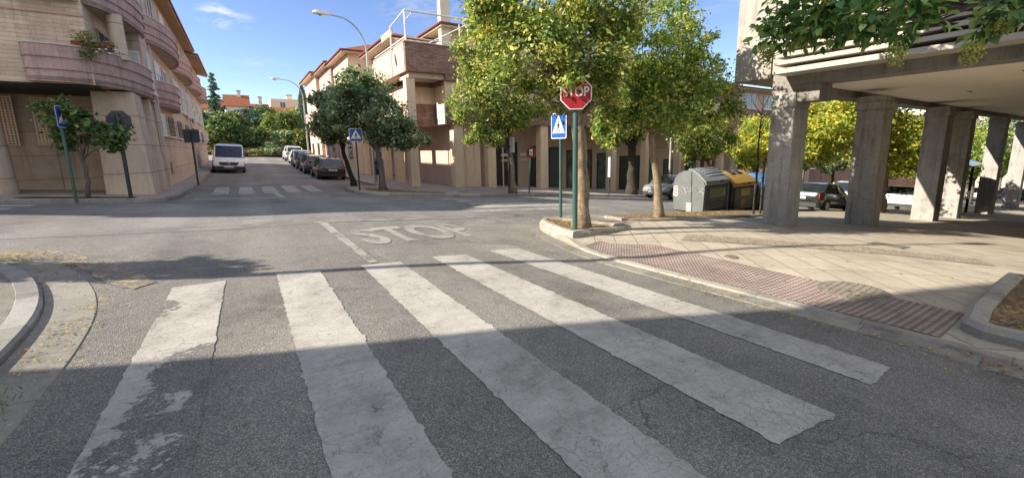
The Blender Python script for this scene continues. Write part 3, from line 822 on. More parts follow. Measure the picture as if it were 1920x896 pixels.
def tree(label,trunk,radii,blobs,n,size,leaf,bark='bark',name='street_tree',group=None,cat='tree',seed=1,limbs=9,crown_name='crown',aspect=.5,flare=1.5):
    rng=np.random.default_rng(seed)
    base=trunk[0]
    root=empty(name,base); tag(root,label,cat,group)
    loc=lambda p:(p[0]-base[0],p[1]-base[1],p[2]-base[2])
    m=MB(); tp=[np.array(loc(p)) for p in trunk]
    # refine + wobble + root flare
    T=[];RR=[]
    for i in range(len(tp)-1):
        for k in range(5):
            t=k/5; T.append(tp[i]+(tp[i+1]-tp[i])*t+ (rng.normal(size=3)*np.array([1,1,0])*radii[i]*.14 *(1 if radii[i]<.2 else .35) if (i or k) else 0)); RR.append((radii[i]+(radii[i+1]-radii[i])*t)*rng.uniform(.94,1.06))
    T.append(tp[-1]);RR.append(radii[-1])
    RR[0]*=flare; RR[1]*=1+(flare-1)*.35
    T[0]=T[0]+np.array([0,0,-.12])
    m.tube(T,RR,12)
    m.build('trunk',M[bark],root,True)
    lb=[tuple(np.array(b[:3])-np.array(base))+tuple(b[3:]) for b in blobs]
    if limbs:
        m=MB()
        top=tp[-1]; W=np.array([b[6] for b in lb]);W=W/W.sum()
        for i in range(limbs):
            b=lb[rng.choice(len(lb),p=W)] if i>=len(lb) else lb[i]
            d=rng.normal(size=3); d/=np.linalg.norm(d)
            e=np.array(b[:3])+d*np.array(b[3:6])*rng.uniform(.1,.65)
            s0=T[-1-int(rng.integers(0,min(4,len(T)-1)))]
            limb(m,s0,e,radii[-1]*rng.uniform(.45,.75),radii[-1]*.12,rng)
            for _ in range(3):
                d=rng.normal(size=3); d/=np.linalg.norm(d); q=s0+(e-s0)*rng.uniform(.5,.95)
                limb(m,q,q+d*np.array(b[3:6])*.5,radii[-1]*.22,radii[-1]*.05,rng,k=3,n=5)
        m.build('limbs',M[bark],root,True)
    V,F=make_leaves(rng,lb,n,size,aspect)
    quadmesh(crown_name,V,F,M[leaf],root)
    return root

# pixel-free helper: the view geometry solved from the photograph gives world points below
# -- sapling by the left building
zf=far(-3.95,16.85)
tree('small round street tree on the left corner between the two sign poles',[(-3.95,16.85,zf),(-3.9,16.85,zf+.8),(-3.98,16.85,zf+1.35)],[.06,.055,.045],
     [(-4.1,17.0,zf+2.05,.62,.55,.5,1.1),(-3.5,16.8,zf+1.95,.75,.6,.5,1.1),(-4.0,16.9,zf+2.45,.7,.6,.4,.8),(-4.35,17.0,zf+1.75,.28,.3,.3,.25),(-3.2,16.8,zf+1.6,.35,.35,.25,.25)],5200,.062,'lf_deep','barkgrey',seed=3,limbs=7,flare=1.2)
# -- two trees on the far build-out
zf=far(5.35,19.2)
tree('broad dark green street tree in front of the arcade columns',[(5.35,19.2,zf),(5.25,19.2,zf+1.5),(5.15,19.25,zf+2.2)],[.15,.125,.11],
     [(4.4,20.3,zf+3.6,1.2,1.3,1.1,1.3),(5.6,19.2,zf+3.3,1.35,1.3,1.0,1.4),(4.9,19.4,zf+4.55,1.2,1.3,.85,1.1),(6.75,19.0,zf+2.4,.85,.85,.55,.6),(5.8,19.4,zf+2.6,1.1,1.1,.55,.7),(4.4,19.2,zf+4.7,.7,.9,.6,.4)],26000,.072,'lf_dark','barkgrey',seed=5,limbs=13)
zf=far(4.75,22.6)
tree('leaning street tree beside the parked black hatchback',[(4.75,22.6,zf),(4.45,22.6,zf+1.3),(4.3,22.6,zf+2.3)],[.13,.11,.095],
     [(4.1,22.8,zf+3.0,1.1,1.2,.9,1.1),(4.6,22.6,zf+4.0,1.3,1.3,1.1,1.2),(3.6,22.8,zf+2.7,.6,.8,.5,.5),(3.9,22.7,zf+4.3,.85,1.1,.75,.7),(5.3,22.6,zf+5.0,.9,1.0,.7,.4)],17000,.072,'lf_dark','barkdark',seed=6,limbs=11)
# -- the stop sign tree
zf=pav(5.98,6.42)+.08
tree('tall yellow green street tree with pale trunk behind the stop sign',[(5.98,6.42,zf),(5.96,6.42,zf+.9),(5.90,6.45,zf+1.9),(5.86,6.5,zf+2.6)],[.17,.148,.14,.12],
     [(5.1,6.9,zf+3.6,.85,.9,.75,1.0),(6.2,6.6,zf+3.6,1.0,1.0,.9,1.2),(5.5,6.9,zf+4.7,1.25,1.2,.9,1.3),(6.7,6.5,zf+4.6,1.0,1.0,.9,1.0),(4.55,7.2,zf+4.4,.75,.8,.8,.8),(4.75,7.3,zf+3.0,.45,.5,.45,.35),(5.95,6.9,zf+2.75,.7,.55,.35,.42),(6.7,6.7,zf+2.9,.7,.6,.5,.5),(5.25,5.96,zf+2.97,.26,.12,.13,.075),(5.9,6.6,zf+5.6,1.3,1.2,.7,.9)],37000,.043,'lf_olive','bark',seed=8,limbs=15)
# -- far pavement tree whose yellow crown shows left of it
zf=far(10.95,16.6)
tree('yellowish street tree with sunlit thin trunk on the far pavement by the first garage door',[(10.95,16.6,zf),(10.85,16.6,zf+1.6),(10.6,16.5,zf+2.6)],[.13,.10,.09],
     [(8.9,16.5,zf+4.4,1.1,1.1,1.2,1.0),(10.0,16.4,zf+5.3,1.6,1.4,1.4,1.4),(10.6,16.4,zf+4.0,1.2,1.1,1.0,1.0),(9.4,16.4,zf+3.1,.9,.9,.65,.7),(9.0,16.5,zf+6.4,1.0,1.0,1.2,.8),(10.2,16.4,zf+7.2,1.4,1.2,1.2,.9),(8.75,16.5,zf+2.75,.45,.45,.35,.2),(12.0,16.4,zf+4.5,1.2,1.1,1.3,.8)],34000,.062,'lf_olive','bark',seed=9,limbs=14)
# -- the tree by the bins
zf=pav(9.35,6.95)+.04
tree('green street tree with slim leaning trunk left of the rubbish containers',[(9.35,6.95,zf),(9.2,6.98,zf+1.1),(8.98,7.0,zf+2.1),(9.05,7.0,zf+2.6)],[.12,.10,.085,.08],
     [(8.2,7.2,zf+3.2,.95,.9,.75,1.0),(9.4,6.9,zf+3.3,1.15,1.0,.8,1.2),(9.0,7.1,zf+4.3,1.25,1.2,.9,1.3),(10.5,6.9,zf+3.5,1.15,.95,.85,1.1),(11.2,6.85,zf+3.2,.8,.7,.7,.6),(10.7,6.9,zf+4.3,.7,.7,.6,.5),(9.9,6.9,zf+4.2,.9,.9,.8,.9),(8.0,7.3,zf+2.5,.6,.6,.35,.4),(10.6,6.8,zf+2.55,.75,.7,.4,.5),(9.6,6.95,zf+5.1,.75,.75,.6,.5),(7.3,7.5,zf+3.5,.7,.7,.6,.6),(9.6,6.9,zf+2.6,.8,.7,.3,.4)],38000,.044,'lf_green','bark',seed=12,limbs=15)
# -- dark-trunk tree on the far pavement behind
zf=far(20.0,17.0)
tree('dark trunked street tree on the far pavement between two garage doors',[(20.0,17.0,zf),(20.0,17.0,zf+2.0),(19.95,17.0,zf+3.0)],[.30,.25,.22],
     [(19.0,17,zf+4.6,1.7,1.5,1.1,1.0),(21,17,zf+4.8,1.7,1.5,1.2,1.0),(20,17,zf+6.4,1.9,1.6,1.4,1.0),(18.0,16.9,zf+3.7,1.1,1,.8,.6)],12000,.11,'lf_olive','barkdark',seed=14,limbs=10)
# more street trees along the far pavement, in view under and beyond the containers
for k,(x,lab,lf,h,sd) in enumerate([(27.5,'street tree with straw coloured crown behind the containers','lf_olive',4.6,21),(35.0,'autumn yellow street tree left of the first arcade pillar','lf_yellow',4.4,22),(43.0,'green street tree of the far pavement seen between the first two arcade pillars','lf_dark',4.6,23),(51.0,'dark street tree on the far pavement left of the second arcade pillar','lf_dark',4.8,24)]):
    zf=far(x,17.0)
    tree(lab,[(x,17.0,zf),(x,17,zf+1.8),(x-.1,17,zf+2.6)],[.16,.13,.12],
      [(x-1.2,17,zf+h-.6,1.6,1.4,1.1,1),(x+1.2,17,zf+h-.5,1.6,1.4,1.1,1),(x,17,zf+h+1.0,1.7,1.5,1.2,1),(x-.2,17,zf+h-1.4,1.4,1.3,.7,.6)],9000,.11,lf,'barkgrey',seed=sd,limbs=9)
# yellow trees past the arcade, on the near side of the street
zf=pav(27.0,6.9)
tree('yellow leaved tree with forking branch beyond the second arcade pillar',[(27.0,6.9,zf),(27.1,6.9,zf+1.8),(26.9,7.0,zf+2.7)],[.22,.18,.16],
   [(22.6,8.6,zf+4.3,2.0,1.6,1.3,1.2),(24.6,8.2,zf+4.9,2.2,1.8,1.3,1.2),(27.2,7.6,zf+4.3,1.9,1.7,1.4,1.1),(23.6,8.4,zf+3.3,1.4,1.2,.7,.6),(27.6,7.4,zf+3.0,1.2,1.2,.8,.5),(25.8,7.9,zf+6.2,2.0,1.8,1.0,.8)],26000,.085,'lf_yellow','bark',seed=31,limbs=12)
for k,(x,y,lab,lf,sd,s) in enumerate([(35,8.8,'yellow green tree behind the third arcade pillar','lf_yellow',32,1.0),(44,8.7,'mottled yellow tree between the fourth and fifth arcade pillars','lf_yellow',33,1.1),(58,8.2,'green yellow tree behind the bus shelter','lf_green',34,1.2),(70,4.5,'distant green tree seen past the last arcade pillars','lf_bush',35,1.3),(62,11.5,'tall dark tree beside the parked cars far along the street','lf_dark',36,1.4),(84,9.5,'far dark tree closing the end of the cross street','lf_dark',37,1.8)]):
    zf=road(x,y)+.1
    tree(lab,[(x,y,zf),(x,y,zf+1.6),(x+.1,y,zf+2.4)],[.18,.15,.13],
      [(x-1.2*s,y+.3,zf+3.6*s,1.8*s,1.6*s,1.2*s,1),(x+1.3*s,y-.3,zf+3.7*s,1.8*s,1.6*s,1.3*s,1),(x,y,zf+5.0*s,2.0*s,1.8*s,1.2*s,1),(x+.2,y,zf+2.7*s,1.5*s,1.4*s,.7*s,.6)],11000,.1*s,lf,'barkgrey',seed=sd,limbs=8)
# bare staked sapling by the first pillar
x,y=13.6,6.55; zf=pav(x,y)
root=empty('sapling',(x,y,zf)); tag(root,'bare thin sapling tied to stakes left of the first arcade pillar','sapling')
m=MB(); rg=np.random.default_rng(4)
m.tube([(0,0,-.1),(.02,0,1.2),(.0,.02,2.4),(.03,0,3.6)],[.035,.03,.024,.014],8); m.build('trunk',M['barkdark'],root,True)
m=MB()
for i in range(11):
    z0=2.5+i*.11; a=rg.uniform(0,2*PI); L=rg.uniform(.4,.9)
    m.tube([(0,0,z0),(math.cos(a)*L*.4,math.sin(a)*L*.4,z0+L*.5),(math.cos(a)*L*.62,math.sin(a)*L*.62,z0+L)],[.012,.009,.004],5)
m.build('branches',M['barkdark'],root,True)
for k,(dx,dy) in enumerate([(.16,.08),(.32,-.05)]):
    MB().tube([(dx,dy,-.1),(dx,dy,1.9)],.035,8).build('stake',M['barkgrey'],root,True)

# -- overhanging privet tree in the right planter: trunk outside the frame, branches above the plaza
def big_leaves(rng,P,n_dir,size):
    V=[];F=[]
    for p,d in zip(P,n_dir):
        L=size*rng.uniform(.7,1.25); w=L*rng.uniform(.2,.28)
        d=d/np.linalg.norm(d); s=np.cross(d,[0,0,1.0]); s/=max(1e-6,np.linalg.norm(s)); a=rng.uniform(-1.1,1.1)
        nn=np.cross(s,d); s=s*math.cos(a)+nn*math.sin(a); nn=np.cross(s,d)
        k=len(V); cup=w*.35
        q=[p, p+d*L*.28+s*w*.85+nn*cup, p+d*L*.62+s*w+nn*cup, p+d*L-nn*L*.16, p+d*L*.62-s*w+nn*cup, p+d*L*.28-s*w*.85+nn*cup, p+d*L*.3, p+d*L*.62-nn*L*.03]
        V+=[tuple(x) for x in q]
        F+=[(k,k+6,k+1,k+1),(k,k+5,k+6,k+6)]
        F+=[(k+6,k+7,k+2,k+1),(k+6,k+5,k+4,k+7),(k+7,k+3,k+2,k+2),(k+7,k+4,k+3,k+3)]
    me=MB(); me.v=V; me.f=[tuple(dict.fromkeys(f)) for f in F]
    return me
rng=np.random.default_rng(77)
bx,by=7.3,-.45; zf=pav(bx,by)+.1
root=empty('privet_tree',(bx,by,zf)); tag(root,'glossy leaved privet tree in the right planter with branches hanging over the plaza','tree')
def L_(p): return np.array(p)-np.array((bx,by,zf))
m=MB(); m.tube([(0,0,-.15),(.02,.02,1.0),(-.1,.1,2.2)],[.14,.11,.09],10); m.build('trunk',M['barkgrey'],root,True)
TIPS=[(4.27,2.0,2.54,.22,60),(4.18,1.84,2.66,.24,90),(4.2,1.67,2.5,.2,70),(4.06,1.56,2.66,.24,95),(4.19,1.44,2.49,.17,65),(4.08,1.27,2.52,.2,80),(4.13,1.21,2.42,.13,40),
      (4.02,1.02,2.34,.10,26),(4.0,.95,2.46,.16,50),(3.94,1.0,2.56,.16,50),(4.19,.67,2.31,.09,22),(4.14,.62,2.44,.14,34),(4.22,.52,2.40,.15,34),
      (4.05,1.73,2.87,.28,100),(4.17,1.39,2.78,.22,80),(4.27,.5,2.6,.2,55),(4.14,1.51,2.67,.2,70),(4.35,.95,2.72,.2,50),(4.1,1.9,2.62,.18,50),(5.0,1.2,3.0,.4,120),(5.4,.4,3.1,.4,120),(6.0,.0,3.3,.5,140),(7.2,-.4,3.4,.8,220),(6.6,.9,3.2,.5,140),(7.6,-1.4,3.2,.7,160)]
m=MB(); P=[];D=[]
for (x,y,z,r,n) in TIPS:
    e=L_((x,y,z)); s0=np.array((-.1,.1,2.2))
    mid=s0*.45+e*.55+np.array((0,0,.42)); q=[s0,s0*.75+mid*.25+np.array((0,0,.1)),mid,mid*.4+e*.6+np.array((0,0,.10)),e]
    m.tube(q,[.035,.028,.016,.010,.005],6)
    for k in range(5):
        d=rng.normal(size=3); d/=np.linalg.norm(d); m.tube([mid*.3+e*.7,e+d*r*.9],[.006,.003],5)
    for _ in range(int(n*1.35)):
        d=rng.normal(size=3); d/=np.linalg.norm(d)
        P.append(e+d*r*rng.uniform(.15,1.0)*np.array([1,1,.85])); dd=d*.7+np.array([0,0,-.35])+rng.normal(size=3)*.45; D.append(dd)
m.build('branches',M['barkgrey'],root,True)
big_leaves(rng,P,D,.088).build('crown',M['lf_big'],root,True)
V,F=make_leaves(rng,[tuple(L_(q))+w_ for q,w_ in (((7.4,2.9,5.7),(1.2,1.0,1.0,1)),((7.6,1.4,5.5),(1.2,1.1,1.1,1)),((7.3,.1,5.2),(1.2,1.2,1.1,1)),((7.4,-1.4,5.2),(1.2,1.2,1.1,1)))],9000,.085)
quadmesh('crown',V,F,M['lf_deep'],root)
m=MB(); [m.tube([(-.1,.1,2.0),tuple(L_((7.35,.6,4.2))),tuple(L_(q))],[.08,.05,.015],7) for q in ((7.4,2.9,5.6),(7.6,1.4,5.6),(7.3,.1,5.4),(7.4,-1.4,5.3))]; m.build('limbs',M['barkgrey'],root,True)
for (x,y,z,r) in [(3.95,1.03,2.19,.07),(4.1,.68,2.15,.065),(4.2,2.02,2.38,.075),(3.98,1.50,2.72,.06),(4.15,.58,2.30,.05)]:
    m=MB(); e=L_((x,y,z))
    for _ in range(170):
        d=rng.normal(size=3); d/=np.linalg.norm(d); p=e+d*r*rng.uniform(.3,1.05)*np.array([1,1,1.35]); q=rng.uniform(.0055,.009)
        m.lathe([(q*.5,-q*.87),(q,0),(q*.5,q*.87)],tuple(p),6)
    m.tube([e+np.array((0,0,r*1.8)),e],[.004,.003],5)
    m.build('berry_cluster',M['berry'],root,True)

# -- off-frame tree on the near left corner whose shade falls across the kerb
x,y=-6.9,9.0; zf=near(x,y)
tree('street tree on the near left corner shading the curved kerb',[(x,y,zf),(x,y,zf+1.4),(x+.1,y,zf+2.1)],[.11,.09,.08],
   [(x-.1,y+.1,zf+2.9,.75,.6,.5,1),(x+.6,y-.4,zf+2.75,.6,.5,.4,.7),(x+.2,y-.1,zf+3.4,.55,.5,.35,.5)],2600,.08,'lf_green','bark',seed=41,limbs=7)

# -- planting at the head of the side street
def bush(label,x,y,zc,rx,rz,leaf,n,size,seed,cat='tree',name='garden_tree',zb=None,extra=()):
    zb=road(x,y)-.1 if zb is None else zb
    h=max(.5,zc-zb)
    bl=[(x,y,zc,rx*.8,rx*.8,rz*.8,1.2),(x-rx*.55,y,zc-rz*.25,rx*.55,rx*.55,rz*.55,.8),(x+rx*.55,y+.2,zc-rz*.15,rx*.55,rx*.55,rz*.6,.8),(x+rx*.1,y,zc+rz*.45,rx*.55,rx*.5,rz*.5,.7)]+list(extra)
    return tree(label,[(x,y,zb),(x+.05,y,zb+h*.4),(x,y,zb+h*.75)],[.16,.13,.1],bl,n,size,M and leaf,'barkgrey',name,None,cat,seed,6)
G_='trees at the head of the side street'
for a in [('bushy tree at the upper end of the left building',-3.0,60,2.3,1.9,1.9,'lf_bush',6000,.15,51),
          ('rounded green tree behind the white van roof',-1.9,62,4.0,2.2,2.2,'lf_deep',8000,.15,52),
          ('taller olive tree between the conifer and the tiled roof',-.9,68,5.4,2.3,1.9,'lf_bush',7000,.15,53),
          ('dark bushy tree at the road end above the van',.3,62,2.7,1.9,1.8,'lf_deep',7000,.15,54),
          ('dark blue green tree just below the tiled roofs',1.0,74,6.2,2.6,1.6,'lf_conifer',8000,.17,55),
          ('deep green rounded tree under the two small chimneys',3.4,80,7.0,3.2,1.9,'lf_deep',9000,.19,56),
          ('yellow green young tree in the middle of the street end',1.8,63,3.3,1.5,1.6,'lf_bush',5000,.14,57),
          ('bright green slender tree right of the street end',3.4,66,4.2,1.2,2.9,'lf_pale',6000,.14,58),
          ('dark shrub tree hanging over the last parked car',2.9,59.5,1.7,1.3,1.1,'lf_dark',4500,.13,59),
          ('large green tree under the flat cream house',5.6,72,5.6,2.8,2.1,'lf_bush',9000,.16,60),
          ('dark tree behind the lamp post at the street end',4.3,63,3.0,1.9,1.7,'lf_dark',7000,.14,61),
          ('leafy tree right of the street end beside the pink house',7.0,62,2.9,1.8,2.0,'lf_bush',6000,.14,62),
          ('light green tree behind the cypress',8.3,76,6.6,2.4,2.0,'lf_pale',6000,.17,63),
          ('green tree between the conifer and the left building',-4.6,66,5.0,2.2,2.4,'lf_deep',6000,.16,64)]:
    bush(*a[:10])
for a in [('low shrub on the earth bank behind the van',-.6,57.8,.95+.3,1.0,.6,'lf_dark',2500,.1,71),
          ('pale low shrub on the earth bank in the middle of the street end',1.3,58.3,1.0+.3,1.1,.6,'lf_pale',2500,.1,72),
          ('dark low shrub on the earth bank behind the white cars',3.3,58.3,1.2+.3,1.2,.7,'lf_dark',2500,.1,73)]:
    bush(*a[:10],cat='shrub',name='shrub',zb=road(a[1],a[2])+.1)
# conifer and cypress
def conifer(label,x,y,zb,h,r,seed,dense,cat,size,name):
    rng=np.random.default_rng(seed); root=empty(name,(x,y,zb)); tag(root,label,cat)
    MB().tube([(0,0,-.2),(0,0,h*.5),(0,0,h*.98)],[.2,.12,.02],8).build('trunk',M['barkdark'],root,True)
    C=[];
    if dense:
        n=9000; t=rng.beta(1.1,1.2,n); rad=r*np.sin(np.clip(t*.94+.06,0,1)*PI)**.55*(1-t*.35); a=rng.uniform(0,2*PI,n); q=rng.uniform(.6,1.02,n)
        q*=1+.12*np.sin(a*5+t*23)
        C=np.stack([np.cos(a)*rad*q,np.sin(a)*rad*q,.4+t*(h-.4)],1)
        D=np.stack([np.cos(a)*.25,np.sin(a)*.25,np.ones(n)],1)
    else:
        P=[];DD=[];m=MB()
        k=0; z=h*.12
        while z<h*.97:
            t=z/h; nb=rng.integers(4,7)
            for i in range(nb):
                a=rng.uniform(0,2*PI); L=r*(1-t)**.8*rng.uniform(.55,1.1)+.12; dr=rng.uniform(-.3,.12)
                e=np.array([math.cos(a)*L,math.sin(a)*L,dr*L]); m.tube([(0,0,z),tuple(np.array((0,0,z))+e)],[.035,.008],4)
                c=max(6,int(46*L)); u=rng.uniform(.12,1.05,c)
                P.append(np.array((0,0,z))+u[:,None]*e+rng.normal(size=(c,3))*.1*(1.15-u[:,None])); DD.append(np.repeat((e/np.linalg.norm(e)+np.array([0,0,-.35]))[None],c,0))
            z+=rng.uniform(.16,.3)
        m.build('branches',M['barkdark'],root,True)
        C=np.concatenate(P); D=np.concatenate(DD); n=len(C)
    D=D+rng.normal(size=(len(C),3))*.35; D/=np.linalg.norm(D,axis=1)[:,None]
    b=np.cross(D,rng.normal(size=(len(C),3))); b/=np.linalg.norm(b,axis=1)[:,None]
    L=size*rng.uniform(.6,1.3,len(C))[:,None]
    V=np.stack([C-D*L,C+b*L*.3,C+D*L,C-b*L*.3],1).reshape(-1,3)
    quadmesh('crown',V,np.arange(len(V)).reshape(-1,4),M['lf_conifer'],root)
conifer('tall slender conifer rising beside the left building against the sky',-2.6,75,road(-2.6,75),13.2-road(-2.6,75),2.2,5,False,'tree',.2,'conifer')
conifer('narrow dark cypress between the lamp post and the cream house',9.0,75,road(9,75),12.0-road(9,75),1.05,6,True,'tree',.17,'cypress')
# low bank and wall where the street ends
sheet('earth_bank',[(-3,56.6),(1,57.4),(5.0,58.0),(9,58.0),(9,70),(-8,70),(-8,57)],lambda x,y:road(x,y)+.05+.9*min(1,max(0,(y-57)/3)),.6,M['earth'],.0)
# ------------------------------------------------------------------ buildings
def part(mb,name,mat,root,smooth=False,angle=35,parent=None):
    l=root.location; mb.v=[(a-l[0],b-l[1],c-l[2]) for a,b,c in mb.v]
    return mb.build(name,mat,parent or root,smooth,angle if smooth else None)
def window(root,face,a0,a1,z0,z1,pos,dirn,frame='whitemetal',glass='winglass',blind=0.0,mull=1,grille=None,depth=.10,name='window'):
    """face 'y': lies in plane y=pos, spans x a0..a1; face 'x': plane x=pos, spans y.  dirn=+-1 outward"""
    def B(m,u0,u1,w0,w1,t0,t1):
        t0,t1=pos+dirn*t0,pos+dirn*t1
        if t0>t1:t0,t1=t1,t0
        if face=='y': m.box(u0,u1,t0,t1,w0,w1)
        else: m.box(t0,t1,u0,u1,w0,w1)
    f=.06; m=MB()
    B(m,a0,a0+f,z0,z1,.012,.05);B(m,a1-f,a1,z0,z1,.012,.05);B(m,a0+f,a1-f,z0,z0+f,.012,.05);B(m,a0+f,a1-f,z1-f,z1,.012,.05)
    for i in range(mull):
        c=a0+(a1-a0)*(i+1)/(mull+1); B(m,c-f*.5,c+f*.5,z0+f,z1-f,.014,.046)
    B(m,a0-.06,a1+.06,z0-.06,z0-.003,.01,.11)
    fr=part(m,name,M[frame],root)
    m=MB(); B(m,a0+f,a1-f,z0+f,z1-f,.006,.022); p_=part(m,'pane',M[glass],root,parent=fr)
    if blind>0:
        m=MB(); B(m,a0+f,a1-f,z1-f-(z1-z0-2*f)*blind,z1-f,.023,.036); part(m,'blind',M['blind'],root,parent=fr)
    if grille:
        m=MB(); n=max(3,int((a1-a0)/.13))
        for i in range(n+1):
            c=a0+(a1-a0)*i/n; B(m,c-.011,c+.011,z0,z1,.075,.1)
        for k in range(4):
            z=z0+(z1-z0)*(k+.5)/4; B(m,a0,a1,z-.012,z+.012,.074,.101)
        part(m,'grille',M[grille],root,parent=fr)
    return fr
def balcony(root,path,z0,h=1.0,mat='lilac',name='balcony',cap=True,floor_to=None):
    prof=[(0,0),(.0,h/3),(.045,h/3),(.045,h/3+.02),(.01,h/3+.02),(.01,2*h/3),(.055,2*h/3),(.055,2*h/3+.02),(.02,2*h/3+.02),(.02,h),(-.12,h),(-.12,0)]
    A=[np.array(p) for p in path]; rings=[];cr=[]
    for i in range(len(A)):
        d=A[min(i+1,len(A)-1)]-A[max(i-1,0)]; d=d/np.linalg.norm(d); nn=np.array([d[1],-d[0]])
        rings.append([(*(A[i]+nn*u),z0+w) for u,w in prof])
        cr.append([(*(A[i]+nn*u),z0+h+w) for u,w in [(.045,.003),(.045,.05),(-.15,.05),(-.15,.003)]])
    m=MB(); m.loft(rings); b=part(m,name,M[mat],root,True,30)
    if cap:
        m=MB(); m.loft(cr); part(m,'coping',M['coping'],root,True,30,parent=b)
    m=MB(); pl=list(path)+(floor_to or [])
    m.prism([(p[0],p[1]) for p in pl],z0+.02,z0+.14); part(m,'floor_slab',M['brown'],root,parent=b)
    return b

# ======== left corner building
L=empty('apartment_building',(-4,20,road(-4,20)))
tag(L,'apartment building with lilac curved balconies on the left corner','building')
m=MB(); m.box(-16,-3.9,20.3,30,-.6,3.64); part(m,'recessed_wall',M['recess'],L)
m=MB(); m.hexa([(-3.9,18.42,-.2),(-2.66,18.42,-.2),(-2.66,19.75,-.2),(-3.9,20.29,-.2),(-3.86,18.55,3.62),(-2.84,18.55,3.62),(-2.84,19.75,3.62),(-3.86,20.29,3.62)]); part(m,'corner_pier',M['beige'],L)
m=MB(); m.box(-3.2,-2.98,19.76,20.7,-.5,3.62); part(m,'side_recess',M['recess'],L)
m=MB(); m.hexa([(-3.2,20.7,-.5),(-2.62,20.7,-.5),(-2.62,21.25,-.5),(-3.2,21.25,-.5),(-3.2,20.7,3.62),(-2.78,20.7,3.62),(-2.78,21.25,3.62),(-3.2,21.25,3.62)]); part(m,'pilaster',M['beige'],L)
m=MB(); m.box(-14,-2.98,21.26,22.3,-.5,3.62); m.box(-14,-2.75,22.31,48,-.5,3.62); part(m,'side_wall',M['beige'],L)
m=MB(); m.hexa([(-3.0,22.0,-.5),(-2.6,22.0,-.5),(-2.6,22.3,-.5),(-3.0,22.3,-.5),(-3.0,22.0,3.6),(-2.74,22.0,3.6),(-2.74,22.3,3.6),(-3.0,22.3,3.6)]); part(m,'pilaster',M['beige'],L)
m=MB(); m.box(-2.76,-2.70,22.32,47.9,2.28,2.36); part(m,'sill_band',M['rosy'],L)
m=MB()
prof=[(.44,-.3),(.42,.6),(.34,3.62)]
m.lathe(prof,(-6.27,18.6,.2),20); part(m,'round_column',M['beige'],L,True,40)
m=MB(); m.box(-16,-3.45,17.3,20.29,3.645,8.9); part(m,'front_wall',M['beigebrick'],L)
m=MB(); m.box(-14,-3.452,20.8,48,3.625,8.9); m.box(-3.45,-2.75,20.8,48,3.625,8.9); part(m,'upper_wall',M['beige'],L)
m=MB(); m.box(-16,-3.449,17.27,17.3,5.55,5.60); part(m,'string_course',M['rosy'],L)
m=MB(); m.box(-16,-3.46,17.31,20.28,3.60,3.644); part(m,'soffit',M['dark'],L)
cpath=[(-4.78,17.24),(-4.72,17.0),(-4.3,16.99),(-3.85,17.06),(-3.45,17.3),(-3.15,17.75),(-2.92,18.35),(-2.76,19.1),(-2.66,19.9),(-2.62,20.6),(-2.62,21.2),(-2.74,21.6)]
def smooth2(P,k=2): return [tuple(p) for p in sm(P,k)]
cp=smooth2(cpath)
balcony(L,cp,3.66,1.0,floor_to=[(-3.0,20.8),(-3.45,20.8),(-3.45,17.3)])
balcony(L,cp,5.95,1.02,floor_to=[(-3.0,20.8),(-3.45,20.8),(-3.45,17.3)])
def bulge(y0,y1,b,x=-2.755,n=22):
    out=[]
    for i in range(n+1):
        t=i/n; s=math.sin(PI*t)**.62
        out.append((x+b*s*(1-.25*(.5-t)),y0+(y1-y0)*t))
    return out
balcony(L,bulge(22.5,27.0,.5),3.55,1.0)
for y0,y1 in ((22.0,28.8),(29.0,35.4),(35.7,41.8),(42.1,47.6)): balcony(L,bulge(y0,y1,.62),5.95,1.02,'lilac' if y0<25 else 'rosy')
m=MB(); m.lathe([(.21,4.6),(.20,5.97)],(-2.98,18.45,0),20); part(m,'round_column',M['beige'],L,True,40)
m=MB(); m.lathe([(.21,6.9),(.20,8.8)],(-2.98,18.45,0),20); part(m,'round_column',M['beige'],L,True,40)
window(L,'y',-3.35,-2.82,3.9,5.35,20.8,-1,mull=1,blind=.25)
window(L,'x',18.4,19.9,4.4,5.5,-3.45,1,mull=1,frame='grille')
for i,(y0,y1) in enumerate([(22.45,23.4),(24.4,26.1),(27.6,29.3),(31,32.8),(34.5,36.3),(38,40),(42,44)]):
    window(L,'x',y0,y1,2.37,3.25,-2.75,1,frame='whitemetal',mull=1,grille='whitemetal' if i<1 else 'grille')
window(L,'x',21.32,21.98,2.37,3.2,-2.98,1,grille='grille')
for i,(y0,y1) in enumerate([(21.6,22.2),(23.2,24.6),(25.2,26.4),(28.2,30.2),(31.2,33.4),(34.4,36.8),(38,40.5),(42,45)]):
    window(L,'x',y0,y1,3.95,5.45,-2.75,1,mull=1,grille='whitemetal' if i>2 else None,blind=.3 if i%2 else 0)
for i,(y0,y1,g) in enumerate([(23.6,25.0,None),(26.9,28.5,None),(31.5,33.5,None),(37.0,39.6,'whitemetal'),(44,46,None)]):
    window(L,'x',y0,y1,7.02,8.45,-2.75,1,mull=1,blind=.35 if i in(1,) else 0,grille=g)
m=MB(); m.box(-2.77,-2.70,23.5,24.6,.72,1.22); v_=part(m,'vent',M['grille'],L)
m=MB()
for k in range(6): m.box(-2.70,-2.685,23.55,24.55,.75+k*.078,.79+k*.078)
part(m,'louvre',M['cream'],L,parent=v_)
for k,(y,z) in enumerate([(33.2,3.75),(36.9,3.7),(35.9,2.55),(43.5,2.6)]):
    m=MB(); m.bbox(-2.66,-2.32,y,y+.85,z,z+.6,.02); b=part(m,'air_conditioner',M['whitemetal'],L)
    m=MB(); m.lathe([(.24,0),(.22,.012)],(-2.32,y+.32,z+.3),16,'x'); part(m,'fan_grille',M['trim'],L,parent=b)
